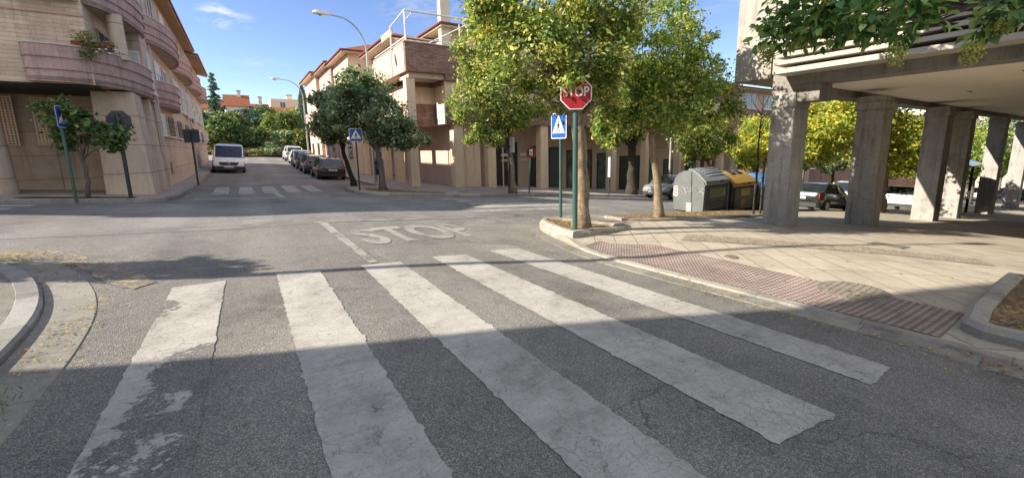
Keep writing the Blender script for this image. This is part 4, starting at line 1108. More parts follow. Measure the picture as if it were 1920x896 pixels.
def lattice(x0,x1,y,z0,z1,root):
    m=MB(); n=6; k=int((z1-z0)/((x1-x0)/n)); wx=(x1-x0)/n; wz=(z1-z0)/k; bar=.022
    for i in range(n+1): m.box(x0+i*wx-bar,x0+i*wx+bar,y-.10,y-.03,z0,z1)
    for j in range(k+1): m.box(x0-bar,x1+bar,y-.105,y-.025,z0+j*wz-bar,z0+j*wz+bar)
    a=part(m,'lattice_screen',M['cream'],root)
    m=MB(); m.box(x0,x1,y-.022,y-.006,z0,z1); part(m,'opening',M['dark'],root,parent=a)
lattice(-5.66,-5.2,20.3,1.96,3.5,L); lattice(-6.6,-6.1,20.3,1.96,3.5,L)
# eaves and roof
def eave(x,y0,y1,z,nm):
    m=MB(); m.hexa([(-3.0,y0,z+.22),(x,y0,z),(x,y1,z),(-3.0,y1,z+.22),(-3.0,y0,z+.30),(x,y0,z+.08),(x,y1,z+.08),(-3.0,y1,z+.30)]); part(m,'soffit',M['soffit'],L)
    m=MB(); m.hexa([(-3.0,y0-.05,z+.305),(x-(-.06),y0-.05,z+.085),(x+.06,y1+.05,z+.085),(-3.0,y1+.05,z+.305),(-3.0,y0-.05,z+.42),(x+.07,y0-.05,z+.2),(x+.07,y1+.05,z+.2),(-3.0,y1+.05,z+.42)]); part(m,'eave_edge',M['ridge'],L)
eave(-2.18,21.5,38,8.62,0); eave(-2.02,38.3,48.2,8.45,1)
m=MB(); m.hexa([(-16,17.0,8.95),(-3.0,21.4,8.95),(-3.0,48.2,8.95),(-16,48.2,8.95),(-12,17.0,11.2),(-9,24,12.2),(-9,48.2,12.2),(-12,48.2,12.2)]); part(m,'roof',M['tiles'],L)
for (x,y,z0,z1) in ((-2.72,22.38,-.2,8.6),(-2.71,35.55,-.2,8.4)): part(MB().tube([(x,y,z0),(x,y,z1)],.045,8),'drainpipe',M['coping'],L,True,50)
# balcony plants
pl=empty('balcony_plant',(-3.35,17.2,4.66)); tag(pl,'trailing green plant with white flowers on the lilac curved balcony','plant')
V,F=make_leaves(np.random.default_rng(2),[(-.05,.02,.22,.42,.2,.2,1.0),(.25,.1,.1,.2,.12,.12,.4),(-.1,-.22,-.15,.16,.06,.2,.35)],1300,.035,.4)
quadmesh('foliage',V,F,M['lf_bush'],pl)
m=MB(); m.bbox(-.45,.4,.0,.16,.06,.2,.02); m.build('flower_box',M['ridge'],pl)
m=MB()
for (x,z) in [(.16,-.02),(.3,.0),(.1,-.1),(.36,-.1),(.5,.02)]: m.lathe([(.02,-.02),(.035,0),(.02,.02)],(x,-.17+.1*abs(x)*2.6,z),7)
m.build('flowers',M['white'],pl,True)

# ======== middle apartment building
B_=empty('apartment_building',(9,22,road(9,22)))
tag(B_,'cream and dark brick apartment building with arcade and roof terrace across the street','building')
XE=40.0
def zlow(): return -4.2
m=MB(); m.box(10.3,XE,23.6,34,-4.5,2.94); m.box(10.3,10.5,22.4,23.59,-2,2.94); part(m,'ground_floor_wall',M['brown'],B_)
m=MB(); m.box(10.76,12.1,21.95,22.15,-2,2.94); part(m,'infill_wall',M['cream'],B_)
m=MB(); m.prism([(8.3,23.0),(9.75,23.0),(9.75,21.5),(XE,21.5),(XE,34),(8.3,34)],2.945,5.3); part(m,'first_floor_wall',M['cream'],B_)
m=MB(); m.box(9.7,XE+.02,21.40,21.497,2.93,4.15); part(m,'brick_band',M['brick'],B_)
m=MB(); m.box(9.66,9.75,21.40,22.6,2.932,4.16); part(m,'balcony_end',M['creamlt'],B_)
for z0,z1 in ((2.95,4.1),(5.05,5.3)): part(MB().box(8.31,9.66,22.92,22.997,z0,z1),'brick_band',M['brick'],B_)
for y0,z0,z1 in ((22.61,2.95,4.1),(21.6,5.05,5.3)): part(MB().box(9.68,9.747,y0,22.91,z0,z1),'brick_band',M['brick'],B_)
for x in (13.35,22.6,31.0): part(MB().tube([(x,21.36,-2.5),(x,21.36,5.2)],.045,8),'drainpipe',M['brown'],B_,True,50)
# terrace
m=MB(); m.box(7.72,XE,21.56,34,5.60,5.72); m.box(7.72,9.74,21.56,22.99,5.31,5.599); part(m,'terrace_slab',M['brown'],B_)
m=MB(); m.box(7.55,XE,21.38,21.55,5.60,7.04); m.box(9.74,XE,21.385,21.545,5.25,5.599); part(m,'terrace_parapet',M['brick'],B_)
m=MB(); m.box(7.53,7.70,21.552,27.3,5.60,7.04); part(m,'side_parapet',M['brown'],B_)
m=MB(); m.box(7.50,XE,21.34,21.6,7.045,7.09); m.box(7.50,7.75,21.601,27.3,7.045,7.09); part(m,'coping',M['coping'],B_)
m=MB(); m.box(7.58,8.06,21.60,22.06,-1.5,5.305); part(m,'tall_column',M['cream'],B_)
for y in (25.6,28.3,31.0,34.0): 
    m=MB(); m.box(8.0,8.5,y-.25,y+.25,-1.5,2.94); part(m,'column',M['cream'],B_)
m=MB(); m.box(8.0,8.35,22.4,34,2.95,3.2); part(m,'side_beam',M['cream'],B_)
for x0,x1 in [(10.17,10.75),(12.4,12.95),(16.4,17.0),(19.7,20.2),(23.0,23.55),(26.9,27.35),(31.2,31.6),(34.6,35.0),(37.8,38.3)]:
    m=MB(); m.box(x0,x1,21.52,22.05,-4.5,2.925); part(m,'column',M['cream'],B_)
def door(x0,x1,z0,z1,mat,y=23.6,label=None,frame='trim',ribs=False):
    m=MB(); f=.07
    m.box(x0,x0+f,y-.06,y-.004,z0,z1);m.box(x1-f,x1,y-.06,y-.004,z0,z1);m.box(x0+f,x1-f,y-.06,y-.004,z1-f,z1)
    d=part(m,'shop_front' if 'glass' in mat else 'garage_door',M[frame],B_)
    m=MB(); m.box(x0+f,x1-f,y-.03,y-.008,z0,z1-f)
    if ribs:
        n=int((z1-z0)/.12)
        for i in range(n): m.box(x0+f,x1-f,y-.045,y-.031,z0+i*.12,z0+i*.12+.09)
    part(m,'pane' if 'glass' in mat else 'shutter',M[mat],B_,parent=d)
    return d
d0=door(14.1,15.9,-1.3,1.9,'darkdoor',ribs=True)
door(16.95,18.3,-1.6,1.6,'darkdoor'); door(18.7,19.75,-1.7,1.5,'shutter',ribs=True)
door(20.4,23.0,-1.75,1.25,'shopglass'); door(23.6,25.0,-1.9,.95,'shopglass')
door(26.2,28.7,-2.3,.65,'darkdoor'); door(29.2,30.9,-2.5,.45,'shutter',ribs=True); door(32.0,34.5,-2.7,.2,'shutter',ribs=True)
door(35.3,37.6,-2.9,.0,'darkdoor')
m=MB(); m.box(29.0,40,23.50,23.595,.95,1.05); part(m,'ledge',M['cream'],B_)
# door plates with their illegible printed lines
for (x,z,y) in [(14.55,.95,23.52),(16.15,.95,23.58)]:
    m=MB(); m.box(x,x+.62,y-.02,y-.003,z,z+.2); p_=part(m,'door_plate',M['white'],B_)
    m=MB()
    for i in range(5): m.box(x+.02+i*.12,x+.10+i*.12,y-.02,y-.003,z-.36,z-.19)
    part(m,'plate_lettering',M['white'],B_,parent=p_)
m=MB()
for i in range(5): pass
# windows of the first floor
for i,x in enumerate([10.85,14.2,18.2,22.0,25.5,29.0,33.0,36.5]): window(B_,'y',x,x+.9,4.22,5.22,21.5,-1,blind=.5,mull=1)
# penthouse
m=MB(); m.box(10.9,20,23.4,32,5.73,8.5); part(m,'penthouse_wall',M['creamlt'],B_)
m=MB(); m.box(8.7,10.89,26.2,32,5.73,8.2); part(m,'penthouse_wall',M['brown'],B_)
window(B_,'y',11.5,12.7,6.2,7.6,23.4,-1,mull=1); window(B_,'x',27,28.5,6.2,7.6,8.7,-1,mull=1)
def hip(x0,x1,y0,y1,z,o,h,root,sof='creamlt'):
    m=MB(); m.box(x0-o,x1+o,y0-o,y1+o,z,z+.14); part(m,'eave',M[sof],root)
    cx0,cx1=(x0+min(2.4,(x1-x0)/2)),(x1-min(2.4,(x1-x0)/2)); cy=(y0+y1)/2
    a,b,c,d=(x0-o-.06,y0-o-.06,z+.15),(x1+o+.06,y0-o-.06,z+.15),(x1+o+.06,y1+o+.06,z+.15),(x0-o-.06,y1+o+.06,z+.15)
    r1,r2=(cx0,cy,z+h),(cx1,cy,z+h)
    m=MB(); m.add([a,b,c,d,r1,r2],[(0,1,5,4),(2,3,4,5),(1,2,5),(3,0,4),(3,2,1,0)]); r=part(m,'roof',M['tiles'],root)
    m=MB(); m.tube([a,b],.07,8); m.tube([d,a],.07,8); part(m,'eave_tiles',M['ridge'],root,True,40,parent=r)
    return r
hip(10.9,20,23.4,32,8.5,.65,1.6,B_); hip(8.7,10.6,26.4,31.8,8.2,.7,1.25,B_)
m=MB(); m.box(10.35,10.95,23.0,23.39,5.73,10.4); ch=part(m,'chimney',M['creamlt'],B_)
# awnings and white frame on the terrace
m=MB(); m.hexa([(8.1,25.3,7.75),(10.6,25.3,7.75),(10.6,25.32,7.75),(8.1,25.32,7.75),(8.1,25.28,8.12),(10.6,25.28,8.12),(10.6,25.34,8.16),(8.1,25.34,8.16)]); part(m,'awning',M['awning'],B_)
m=MB(); m.hexa([(7.75,23.9,7.95),(7.77,23.9,7.95),(7.77,26.0,7.95),(7.75,26.0,7.95),(7.73,23.9,8.3),(7.79,23.9,8.3),(7.79,26.0,8.3),(7.73,26.0,8.3)]); part(m,'awning',M['awning'],B_)
m=MB()
def T_(a,b,r=.035): m.tube([a,b],r,8)
T_((7.66,21.47,7.05),(7.66,21.47,8.6),.045);T_((11.3,21.47,7.05),(11.3,21.47,8.65),.045);T_((7.66,21.47,8.58),(11.3,21.47,8.62),.05)
T_((7.66,23.9,7.05),(7.66,23.9,8.35),.045);T_((7.66,21.5,8.58),(7.66,23.9,8.33),.03);T_((7.7,21.5,8.1),(8.1,21.5,8.56),.03)
T_((7.66,21.47,7.28),(11.3,21.47,7.26),.03);T_((7.62,21.5,7.28),(7.62,27.2,7.28),.03);T_((10.75,21.47,7.05),(10.75,21.47,8.3),.03);T_((9.2,22.6,7.3),(11.3,21.5,8.4),.03)
part(m,'pergola_frame',M['whitemetal'],B_,True,40)

# ======== stepped terraced houses up the side street
def terrace_house(label,x,y0,y1,zt,wallm,seed,hr=1.5):
    E_=empty('terraced_house',(x,y0,road(x,y0))); tag(E_,label,'house','terraced houses up the side street')
    m=MB(); m.box(x,x+9,y0+.01,y1-.01,-2,zt); part(m,'wall',M[wallm],E_)
    m=MB(); m.box(x-.03,x-.001,y0+.05,y1-.05,3.2,4.4); part(m,'brick_band',M['brick'],E_)
    m=MB(); m.box(x-.5,x-.002,y0+1.0,y1-1.0,4.6,5.6); b=part(m,'balcony',M['rosy'],E_)
    hip(x,x+9,y0,y1,zt,.5,hr,E_,'cream')
    n=2
    for i in range(n):
        yy=y0+(y1-y0)*(i+.5)/n
        window(E_,'x',yy-.7,yy+.7,zt-2.4,zt-.9,x,-1,mull=1,blind=.4)
        window(E_,'x',yy-.7,yy+.7,1.0,2.4,x,-1,mull=1,frame='grille')
terrace_house('first stepped terraced house with tiled eaves beside the roof terrace',7.45,34.05,39.9,8.85,'cream',1)
terrace_house('middle stepped terraced house with rosy render and tiled eaves',7.25,40.0,46.6,9.0,'rosy',2,1.3)
terrace_house('last stepped terraced house with pale gable at the street head',6.95,46.7,54.5,9.15,'cream',3,1.3)

# ======== block further right across the street
C_=empty('apartment_building',(48,22,road(48,22))); tag(C_,'distant apartment block with tiled roof and glazed balcony across the street','building')
m=MB(); m.box(40.05,58,21.8,34,-6.5,6.6); part(m,'wall',M['brown'],C_)
hip(40.05,58,21.8,34,6.6,.6,1.7,C_,'cream')
for i in range(4): window(C_,'y',41.3+i*4.2,44.0+i*4.2,4.9,6.3,21.8,-1,mull=2)
for i in range(4): window(C_,'y',41.3+i*4.2,44.0+i*4.2,1.9,3.2,21.8,-1,mull=2,blind=.4)
for i in range(4): window(C_,'y',41.3+i*4.2,44.0+i*4.2,-3.9,-.4,21.8,-1,mull=1,frame='trim',glass='shopglass',name='shop_front')
m=MB(); m.box(40.9,57.5,20.9,21.79,3.5,4.6); part(m,'balcony',M['brick'],C_)
D_=empty('apartment_building',(75,24,road(75,24))); tag(D_,'brown brick block far down the cross street behind the trees','building')
m=MB(); m.box(59,110,23,36,-10,5.5); part(m,'wall',M['brick'],D_); hip(59,110,23,36,5.5,.6,1.8,D_,'cream')
for i in range(10): window(D_,'y',60.5+i*4.6,62.7+i*4.6,2.2,3.8,23,-1,mull=1)
for i in range(10): window(D_,'y',60.5+i*4.6,62.7+i*4.6,-2.0,-.4,23,-1,mull=1)
F_=empty('apartment_building',(112,4,road(110,4))); tag(F_,'shaded tall block closing the far right end of the street','building')
m=MB(); m.box(112,125,-18,30,-14,7); part(m,'wall',M['brown'],F_)
for j in range(3):
    for i in range(10): window(F_,'x',-16+i*4.5,-14+i*4.5,-4.8+j*3.4,-3.2+j*3.4,112,-1,mull=1)

# ======== arcade building on the right
A_=empty('arcade_building',(14,2,pav(14,2))); tag(A_,'grey granite building raised on an arcade of square pillars on the right','building')
for (x,y0,y1,dx) in [(11.52,4.78,5.32,.80),(14.86,3.96,4.56,.82),(22.7,4.12,4.78,.95),(28.1,4.32,4.92,.9),(39.2,4.6,5.3,1.2),(52.8,4.85,5.66,1.4)]:
    zb=min(pav(x,y0),pav(x+dx,y0))-.25
    m=MB(); m.bbox(x,x+dx,y0,y1,zb,2.42,.015); m.box(x-.0,x+dx,y0,y1,2.421,2.79)
    p_=part(m,'pillar',M['granite'],A_)
    m=MB(); e_=.012 if x<12 else .04; m.box(x-e_,x+dx+e_,y0-e_,y1+e_,2.45,2.62); part(m,'capital',M['granite'],A_,parent=p_)
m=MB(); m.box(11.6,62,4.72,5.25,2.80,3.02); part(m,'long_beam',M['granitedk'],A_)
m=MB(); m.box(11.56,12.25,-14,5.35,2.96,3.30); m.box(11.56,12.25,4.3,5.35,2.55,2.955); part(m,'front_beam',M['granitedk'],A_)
m=MB(); m.box(12.26,62,-14,4.715,2.99,3.1); part(m,'ceiling',M['ceiling'],A_)
m=MB(); m.box(11.68,62,-14,5.45,3.305,14.0); part(m,'upper_wall',M['granitelt'],A_)
m=MB(); m.box(11.62,62,5.46,6.38,3.22,14.0); part(m,'projecting_wall',M['granitelt'],A_)
m=MB()
m.box(10.92,11.679,-14,5.06,3.19,3.30)
for z0,z1,dx in ((3.40,3.49,.72),(3.58,3.67,.66),(3.76,3.85,.60)): m.box(11.675-dx,11.679,-14,5.08,z0,z1)
part(m,'ledge',M['ledge'],A_)
m=MB(); m.box(11.0,11.675,-14,5.05,4.05,4.13); part(m,'red_sill',M['ridge'],A_)
for i in range(4): window(A_,'x',-9+i*3.6,-6.8+i*3.6,4.5,6.2,11.68,-1,mull=1)
for i in range(7): window(A_,'x',-12+i*2.4,-10.4+i*2.4,7.4,8.9,11.68,-1,mull=1)
m=MB()
for (x,y) in [(14,1.5),(16.5,0),(18.5,3),(21,2)]: m.box(x,x+.5,y,y+.06,2.978,2.988)
part(m,'ceiling_joint',M['granitedk'],A_)

m=MB(); m.box(13,62,-6.3,-6.0,-8,2.985); part(m,'added_inner_wall',M['creamlt'],A_)  # unseen wall added to darken pillar sides and bounce light to the ceiling
# ======== off-frame building on our left whose shade lies across the crossing
N_=empty('apartment_building',(-14,0,near(-14,0))); tag(N_,'tall rendered apartment block on the near left corner casting the shade over the crossing','building')
m=MB(); m.box(-24,-8.0,-30,6.35,-.2,14.2); part(m,'wall',M['beige'],N_)
m=MB(); m.box(-24.2,-7.8,-30.2,6.5,14.205,14.5); part(m,'roof_slab',M['coping'],N_)
for j in range(4):
    for i in range(6): window(N_,'x',-18+i*3.6,-16.2+i*3.6,1.2+j*3.2,2.7+j*3.2,-8.0,1,mull=1)

# ======== houses on the hill
def hill_house(label,x0,x1,y,zb,zt,rise,wallm,roofm='tiles',chims=(),flat=False,depth=7):
    H_=empty('hill_house',((x0+x1)/2,y,zb)); tag(H_,label,'house')
    m=MB(); m.box(x0,x1,y,y+depth,zb-6,zt); part(m,'wall',M[wallm],H_)
    if not flat:
        m=MB(); o=.35; m.add([(x0-o,y-o,zt+.02),(x1+o,y-o,zt+.02),(x1+o,y+depth+o,zt+.02),(x0-o,y+depth+o,zt+.02),(x0-o,y+depth*.5,zt+rise),(x1+o,y+depth*.5,zt+rise)],[(0,1,5,4),(2,3,4,5),(1,2,5),(3,0,4),(3,2,1,0)]); part(m,'roof',M[roofm],H_)
    for (cx,cz,w) in chims:
        m=MB(); m.box(cx-w,cx+w,y+depth*.4,y+depth*.4+2*w,zt,cz-.15); c=part(m,'chimney',M['creamlt' if w<.5 else 'cream'],H_)
        m=MB(); m.box(cx-w-.08,cx+w+.08,y+depth*.4-.08,y+depth*.4+2*w+.08,cz-.149,cz); part(m,'chimney_cap',M['ridge'],H_,parent=c)
    window(H_,'y',x0+(x1-x0)*.3,x0+(x1-x0)*.3+1.1,zt-1.9,zt-.6,y,-1,mull=1)
    return H_
hill_house('hill house with the broad sunlit orange roof and one chimney',-1.9,2.0,100,7,10.6,2.6,'creamlt','tiles',[(.6,14.0,.3)])
hill_house('low hill house with orange roof partly hidden by the conifer',-7.0,-2.6,100,7,9.9,1.9,'cream')
hill_house('hill house with dark brown roof and slim chimney',2.5,5.6,104,7,10.3,1.6,'brown','ridge',[(4.4,13.4,.33)])
hill_house('flat topped cream hill house with wide chimney block',6.3,12.2,106,7,13.0,0,'cream','tiles',[(10.3,14.3,.55)],True)
hill_house('tiled roof house in front of the flat cream hill house',5.4,12.5,98,6,9.2,1.6,'creamlt','tiles',[])
# ------------------------------------------------------------------ vehicles
KIND={
 'hatch':dict(L=4.05,W=1.76,low=[(-.5,.36,.72,.80),(-.488,.27,.90,.90),(-.46,.22,.97,.955),(-.3,.2,.96,1),(0,.2,.93,1),(.2,.2,.91,1),(.31,.2,.885,.985),(.42,.22,.80,.94),(.48,.27,.68,.85),(.5,.34,.58,.74)],
   gh=[(-.475,0),(-.36,1.38),(-.22,1.455),(.03,1.45),(.13,1.38),(.31,0)],wr=.74),
 'sedan':dict(L=4.4,W=1.74,low=[(-.5,.36,.80,.80),(-.488,.28,.93,.90),(-.46,.24,.97,.95),(-.34,.2,.97,.99),(0,.2,.93,1),(.2,.2,.90,1),(.31,.2,.87,.985),(.42,.22,.79,.94),(.48,.27,.68,.85),(.5,.34,.58,.74)],
   gh=[(-.37,0),(-.22,1.36),(-.12,1.42),(.03,1.42),(.11,1.36),(.27,0)],wr=.72),
 'suv':dict(L=4.45,W=1.84,low=[(-.5,.45,.85,.82),(-.488,.34,1.02,.92),(-.46,.28,1.08,.96),(-.3,.26,1.07,1),(0,.26,1.04,1),(.2,.26,1.02,1),(.31,.26,1.0,.985),(.42,.28,.93,.95),(.48,.34,.80,.87),(.5,.42,.68,.78)],
   gh=[(-.475,0),(-.39,1.55),(-.25,1.64),(.03,1.63),(.12,1.56),(.29,0)],wr=.76),
 'van':dict(L=5.0,W=1.95,low=[(-.5,.45,1.05,.93),(-.495,.32,1.12,.97),(-.46,.28,1.14,.99),(0,.28,1.14,1),(.2,.28,1.13,1),(.31,.28,1.12,1),(.40,.28,1.08,.98),(.455,.30,.99,.95),(.49,.33,.86,.90),(.5,.42,.66,.84)],
   gh=[(-.497,0),(-.475,1.88),(-.42,1.96),(.10,1.96),(.20,1.88),(.385,0)],wr=.84),
}
def lerp_st(low,x,k):
    xs=[s[0] for s in low]; return float(np.interp(x,xs,[s[k] for s in low]))
def car(name,label,kind,x,y,heading,paint,group=None,zf=road,cat='car',roofmat=None,details=True,rimmat='rim'):
    K=KIND[kind]; L_c,W=K['L'],K['W']; hw=W/2
    zc=zf(x,y)
    h=R(heading); fx,fy=math.cos(h),math.sin(h)
    sl=(zf(x+fx*1.3,y+fy*1.3)-zf(x-fx*1.3,y-fy*1.3))/2.6
    sr=(zf(x-fy*.8,y+fx*.8)-zf(x+fy*.8,y-fx*.8))/1.6
    X=Vector((fx,fy,sl)).normalized(); Y=Vector((-fy,fx,sr)); Z=X.cross(Y).normalized(); Y=Z.cross(X)
    root=empty(name,(x,y,zc)); root.rotation_euler=Matrix((X,Y,Z)).transposed().to_euler()
    tag(root,label,cat,group)
    low=K['low']; m=MB(); rings=[]
    for (t,zb,zt,w) in low:
        w*=hw; zm=zb+(zt-zb)*.55; px=t*L_c
        half=[(w*.84,zb),(w*.965,zb+.10),(w,zm),(w*.985,zt-.10),(w*.94,zt-.02),(w*.8,zt)]
        rings.append([(px,a,z) for a,z in half]+[(px,-a,z) for a,z in half[::-1]])
    m.loft(rings)
    # greenhouse
    g=K['gh']; S_=[]
    for i,(t,zr) in enumerate(g):
        zb=lerp_st(low,t,2); wb=lerp_st(low,t,3)*hw*.94
        if zr==0: S_.append((t*L_c,zb-.015,zb-.012,wb,wb*.92))
        else:
            S_.append((t*L_c,zb-.03,zr,wb,hw*K['wr']*(1 if 0<i<len(g)-1 else .95)))
    van=(kind=='van')
    def P_(i,k,s):
        x_,zb,zr,wb,wr=S_[i]
        return {0:(x_,s*wb,zb),1:(x_,s*wr,zr-.05 if zr>zb+.2 else zr),2:(x_,s*wr*.86,zr)}[k]
    n=len(S_)
    roof=MB(); 
    for i in range(1,n-2):
        for s in (1,-1):
            q=[P_(i,1,s),P_(i+1,1,s),P_(i+1,2,s),P_(i,2,s)]; roof.add(q if s<0 else q[::-1],[(0,1,2,3)])
        roof.add([P_(i,2,-1),P_(i+1,2,-1),P_(i+1,2,1),P_(i,2,1)],[(0,1,2,3)])
    def slope(i,j,nm):
        w=MB()
        w.add([P_(i,2,-1),P_(j,2,-1),P_(j,2,1),P_(i,2,1)],[(0,1,2,3)])
        for s in (1,-1): w.add([P_(i,1,s),P_(j,1,s),P_(j,2,s),P_(i,2,s)],[(0,1,2,3) if s<0 else (3,2,1,0)])
        return w.build(nm,M['cglass'],root)
    if van:
        for s in (1,-1):
            for i in range(1,n-2):
                if i<2 or True:
                    q=[P_(i,0,s),P_(i+1,0,s),P_(i+1,1,s),P_(i,1,s)]; roof.add(q if s<0 else q[::-1],[(0,1,2,3)])
            q=[P_(0,0,s),P_(1,0,s),P_(1,1,s),P_(0,1,s)]; roof.add(q if s<0 else q[::-1],[(0,1,2,3)])
        roof.add([P_(0,2,-1),P_(1,2,-1),P_(1,2,1),P_(0,2,1)],[(0,1,2,3)])
        slope(n-2,n-1,'windscreen')
        for s in (1,-1):
            w=MB(); a=.012*s
            q=[P_(n-3,0,s),P_(n-1,0,s),P_(n-2,1,s),P_(n-3,1,s)]
            q=[(q[0][0]+.25,q[0][1]+a,q[0][2]+.04),(q[1][0]-.12,q[1][1]+a*.6,q[1][2]+.03),(q[2][0]-.02,q[2][1]+a,q[2][2]-.03),(q[3][0]+.25,q[3][1]+a,q[3][2]-.05)]
            w.add(q,[(0,1,2,3) if s<0 else (3,2,1,0)]); w.build('side_window',M['cglass'],root)
            q=[P_(n-2,0,s),P_(n-1,0,s),P_(n-2,1,s)]; roof.add(q if s<0 else q[::-1],[(0,1,2)])
    else:
        slope(0,1,'rear_window'); slope(n-2,n-1,'windscreen')
        for s in (1,-1):
            w=MB()
            for i in range(n-1):
                q=[P_(i,0,s),P_(i+1,0,s),P_(i+1,1,s),P_(i,1,s)]; w.add(q if s<0 else q[::-1],[(0,1,2,3)])
            w.build('side_window',M['cglass'],root)
    roof.build('roof',M[roofmat] if roofmat else paint,root,True,50)
    for s in (1,-1):   # roof rails, screen pillars, door pillar
        for (i,j) in ((n-2,n-1),(0,1)):
            m.tube([P_(i,1,s),P_(j,1,s)],[.035,.045],6)
        if not van:
            xm=-.02*L_c; zb=lerp_st(low,-.02,2); wb=lerp_st(low,-.02,3)*hw*.94
            m.tube([(xm,s*(wb+.004),zb-.02),(xm,s*(hw*K['wr']+.004),P_(2,1,1)[2])],[.04,.03],6)
            xq=S_[1][0]*.9+.05*L_c
    m.build('body',paint,root,True,42)
    # wheels
    rw=.31 if kind!='suv' else .35
    for t in (-.315,.315):
        for s in (1,-1):
            cx,cy=t*L_c,s*(hw-.09)
            a=MB(); a.lathe([(rw*.7,-.10),(rw,-.085),(rw,.085),(rw*.7,.10)],(cx,cy,rw),20,'y'); wl=a.build('wheel',M['tyre'],root,True,40)
            a=MB(); a.lathe([(rw*.66,-.005),(rw*.62,.012)],(cx,cy+s*.098,rw),16,'y')
            for k in range(5):
                th=2*PI*k/5; c_,s_=math.cos(th),math.sin(th); q=rw*.32
                a.box(cx+c_*q-.03,cx+c_*q+.03,cy+s*.108-.012,cy+s*.108+.012,rw+s_*q-.03,rw+s_*q+.03)
            a.build('rim',M[rimmat],wl)
            a=MB(); rg=[]
            for k in range(13):
                th=PI*k/12; rr=rw*1.16
                rg.append([(cx+math.cos(th)*rr*u,s*(hw*v),rw+math.sin(th)*rr*u) for u,v in ((.93,.97),(1.03,.97),(1.03,1.006),(.93,1.006))])
            a.loft(rg); a.build('wheel_arch',M['trim'],root)
    # sill/bumpers
    fzb=low[-1][1]; rzb=low[0][1]; Lh=L_c/2
    def wrap(t0,t1,z0,z1,nm,mat,k=1.012,cols=6):
        a=MB(); rr=[]
        for i in range(cols+1):
            t=t0+(t1-t0)*i/cols; w=lerp_st(low,t,3)*hw*k; px=t*L_c
            rr.append([(px,w,z0),(px,w,z1),(px,-w,z1),(px,-w,z0)])
        a.loft(rr); return a.build(nm,mat,root)
    wrap(.43,.503,.24,.42 if not van else .5,'front_bumper',M['trim']); wrap(-.503,-.45,.27,.46 if not van else .5,'rear_bumper',M['trim'] )
    zl=lerp_st(low,.47,2); 
    for s in (1,-1):
        a=MB(); w=hw
        wA=lerp_st(low,.485,3)*hw; wB=lerp_st(low,.44,3)*hw
        z1=lerp_st(low,.485,2)-.015; z0=z1-.15
        a.hexa([(.497*L_c+.01,s*wA*.55,z0),(.44*L_c,s*(wB+.012),z0+.03),(.40*L_c,s*(wB*.98),z0+.05),(.43*L_c,s*wA*.5,z0),(.49*L_c+.005,s*wA*.6,z1-.02),(.44*L_c,s*(wB*.99),z1+.02),(.39*L_c,s*(wB*.95),z1+.05),(.44*L_c,s*wA*.55,z1)])
        a.build('headlight',M['head'],root)
        a=MB(); wA=lerp_st(low,-.488,3)*hw; wB=lerp_st(low,-.455,3)*hw; z1=lerp_st(low,-.47,2)-.08; z0=z1-(.20 if not van else .42)
        a.hexa([(-.497*L_c-.015,s*wA*.62,z0),(-.488*L_c-.012,s*(wA+.008),z0),(-.445*L_c,s*(wB+.012),z0+.04),(-.45*L_c,s*wB*.6,z0),(-.49*L_c-.015,s*wA*.62,z1),(-.485*L_c-.012,s*(wA+.006),z1),(-.44*L_c,s*(wB+.008),z1),(-.45*L_c,s*wB*.6,z1)])
        a.build('tail_light',M['tail'],root)
        a=MB(); mx=.20*L_c if not van else .29*L_c; mz=lerp_st(low,.2,2)+.06
        a.bbox(mx-.07,mx+.05,min(s*(hw+.02),s*(hw+.22)),max(s*(hw+.02),s*(hw+.22)),mz,mz+(.14 if not van else .22),.03); a.tube([(mx,s*(hw-.06),mz+.02),(mx,s*(hw+.06),mz+.04)],.025,6)
        a.build('wing_mirror',M['trim'],root)
        for t in ((-.05,-.2) if not van else (.12,)):
            a=MB(); wd=lerp_st(low,t,3)*hw; zz=lerp_st(low,t,2)-.15
            a.box(t*L_c-.16,t*L_c,min(s*(wd-.01),s*(wd+.02)),max(s*(wd-.01),s*(wd+.02)),zz,zz+.03); a.build('door_handle',M['trim'],root)
    a=MB(); z0=.46 if not van else .56; z1=lerp_st(low,.49,2)-.07
    wg=hw*(.45 if not van else .62); xx=.5*L_c
    a.hexa([(xx-.06,-wg*.9,z0),(xx+.012,-wg*.8,z0),(xx+.012,wg*.8,z0),(xx-.06,wg*.9,z0),(xx-.1,-wg,z1),(xx-.015,-wg,z1),(xx-.015,wg,z1),(xx-.1,wg,z1)])
    gr=a.build('grille',M['trim'],root)
    def plate(xp,zp,nm):
        a=MB(); a.box(xp-.01,xp+.01,-.26,.26,zp,zp+.11); p=a.build(nm,M['plate'],root)
        a=MB(); e=.0115 if xp>0 else -.0115
        for i,yy in enumerate([-.2,-.145,-.09,-.035,.05,.11,.17]):
            a.box(min(xp+e*.5,xp+e),max(xp+e*.5,xp+e),yy-.018,yy+.018,zp+.025,zp+.085)
        a.build('plate_marks',M['trim'],p)
    plate(.503*L_c+.012,.36 if not van else .40,'number_plate'); plate(-.503*L_c-.012,.62 if kind!='suv' else .72,'number_plate')
    return root
P_={}
for k,c,ro in [('white',(.66,.66,.65),.3),('black',(.012,.013,.016),.25),('darkgrey',(.035,.04,.048),.28),('blue',(.022,.035,.075),.28),('navy',(.02,.025,.06),.25),('green',(.02,.026,.022),.22),('silver',(.33,.345,.37),.3),('red',(.25,.02,.02),.3),('vanwhite',(.70,.70,.69),.35)]:
    P_[k]=m_carpaint('paint_'+k,c,ro,.35 if k=='silver' else 0)
gs='cars parked along the side street'
v=car('van','white delivery van parked facing us on the left of the side street','van',-.95,37.4,-90,P_['vanwhite'],cat='van')
m=MB()   # diamond emblem on its grille
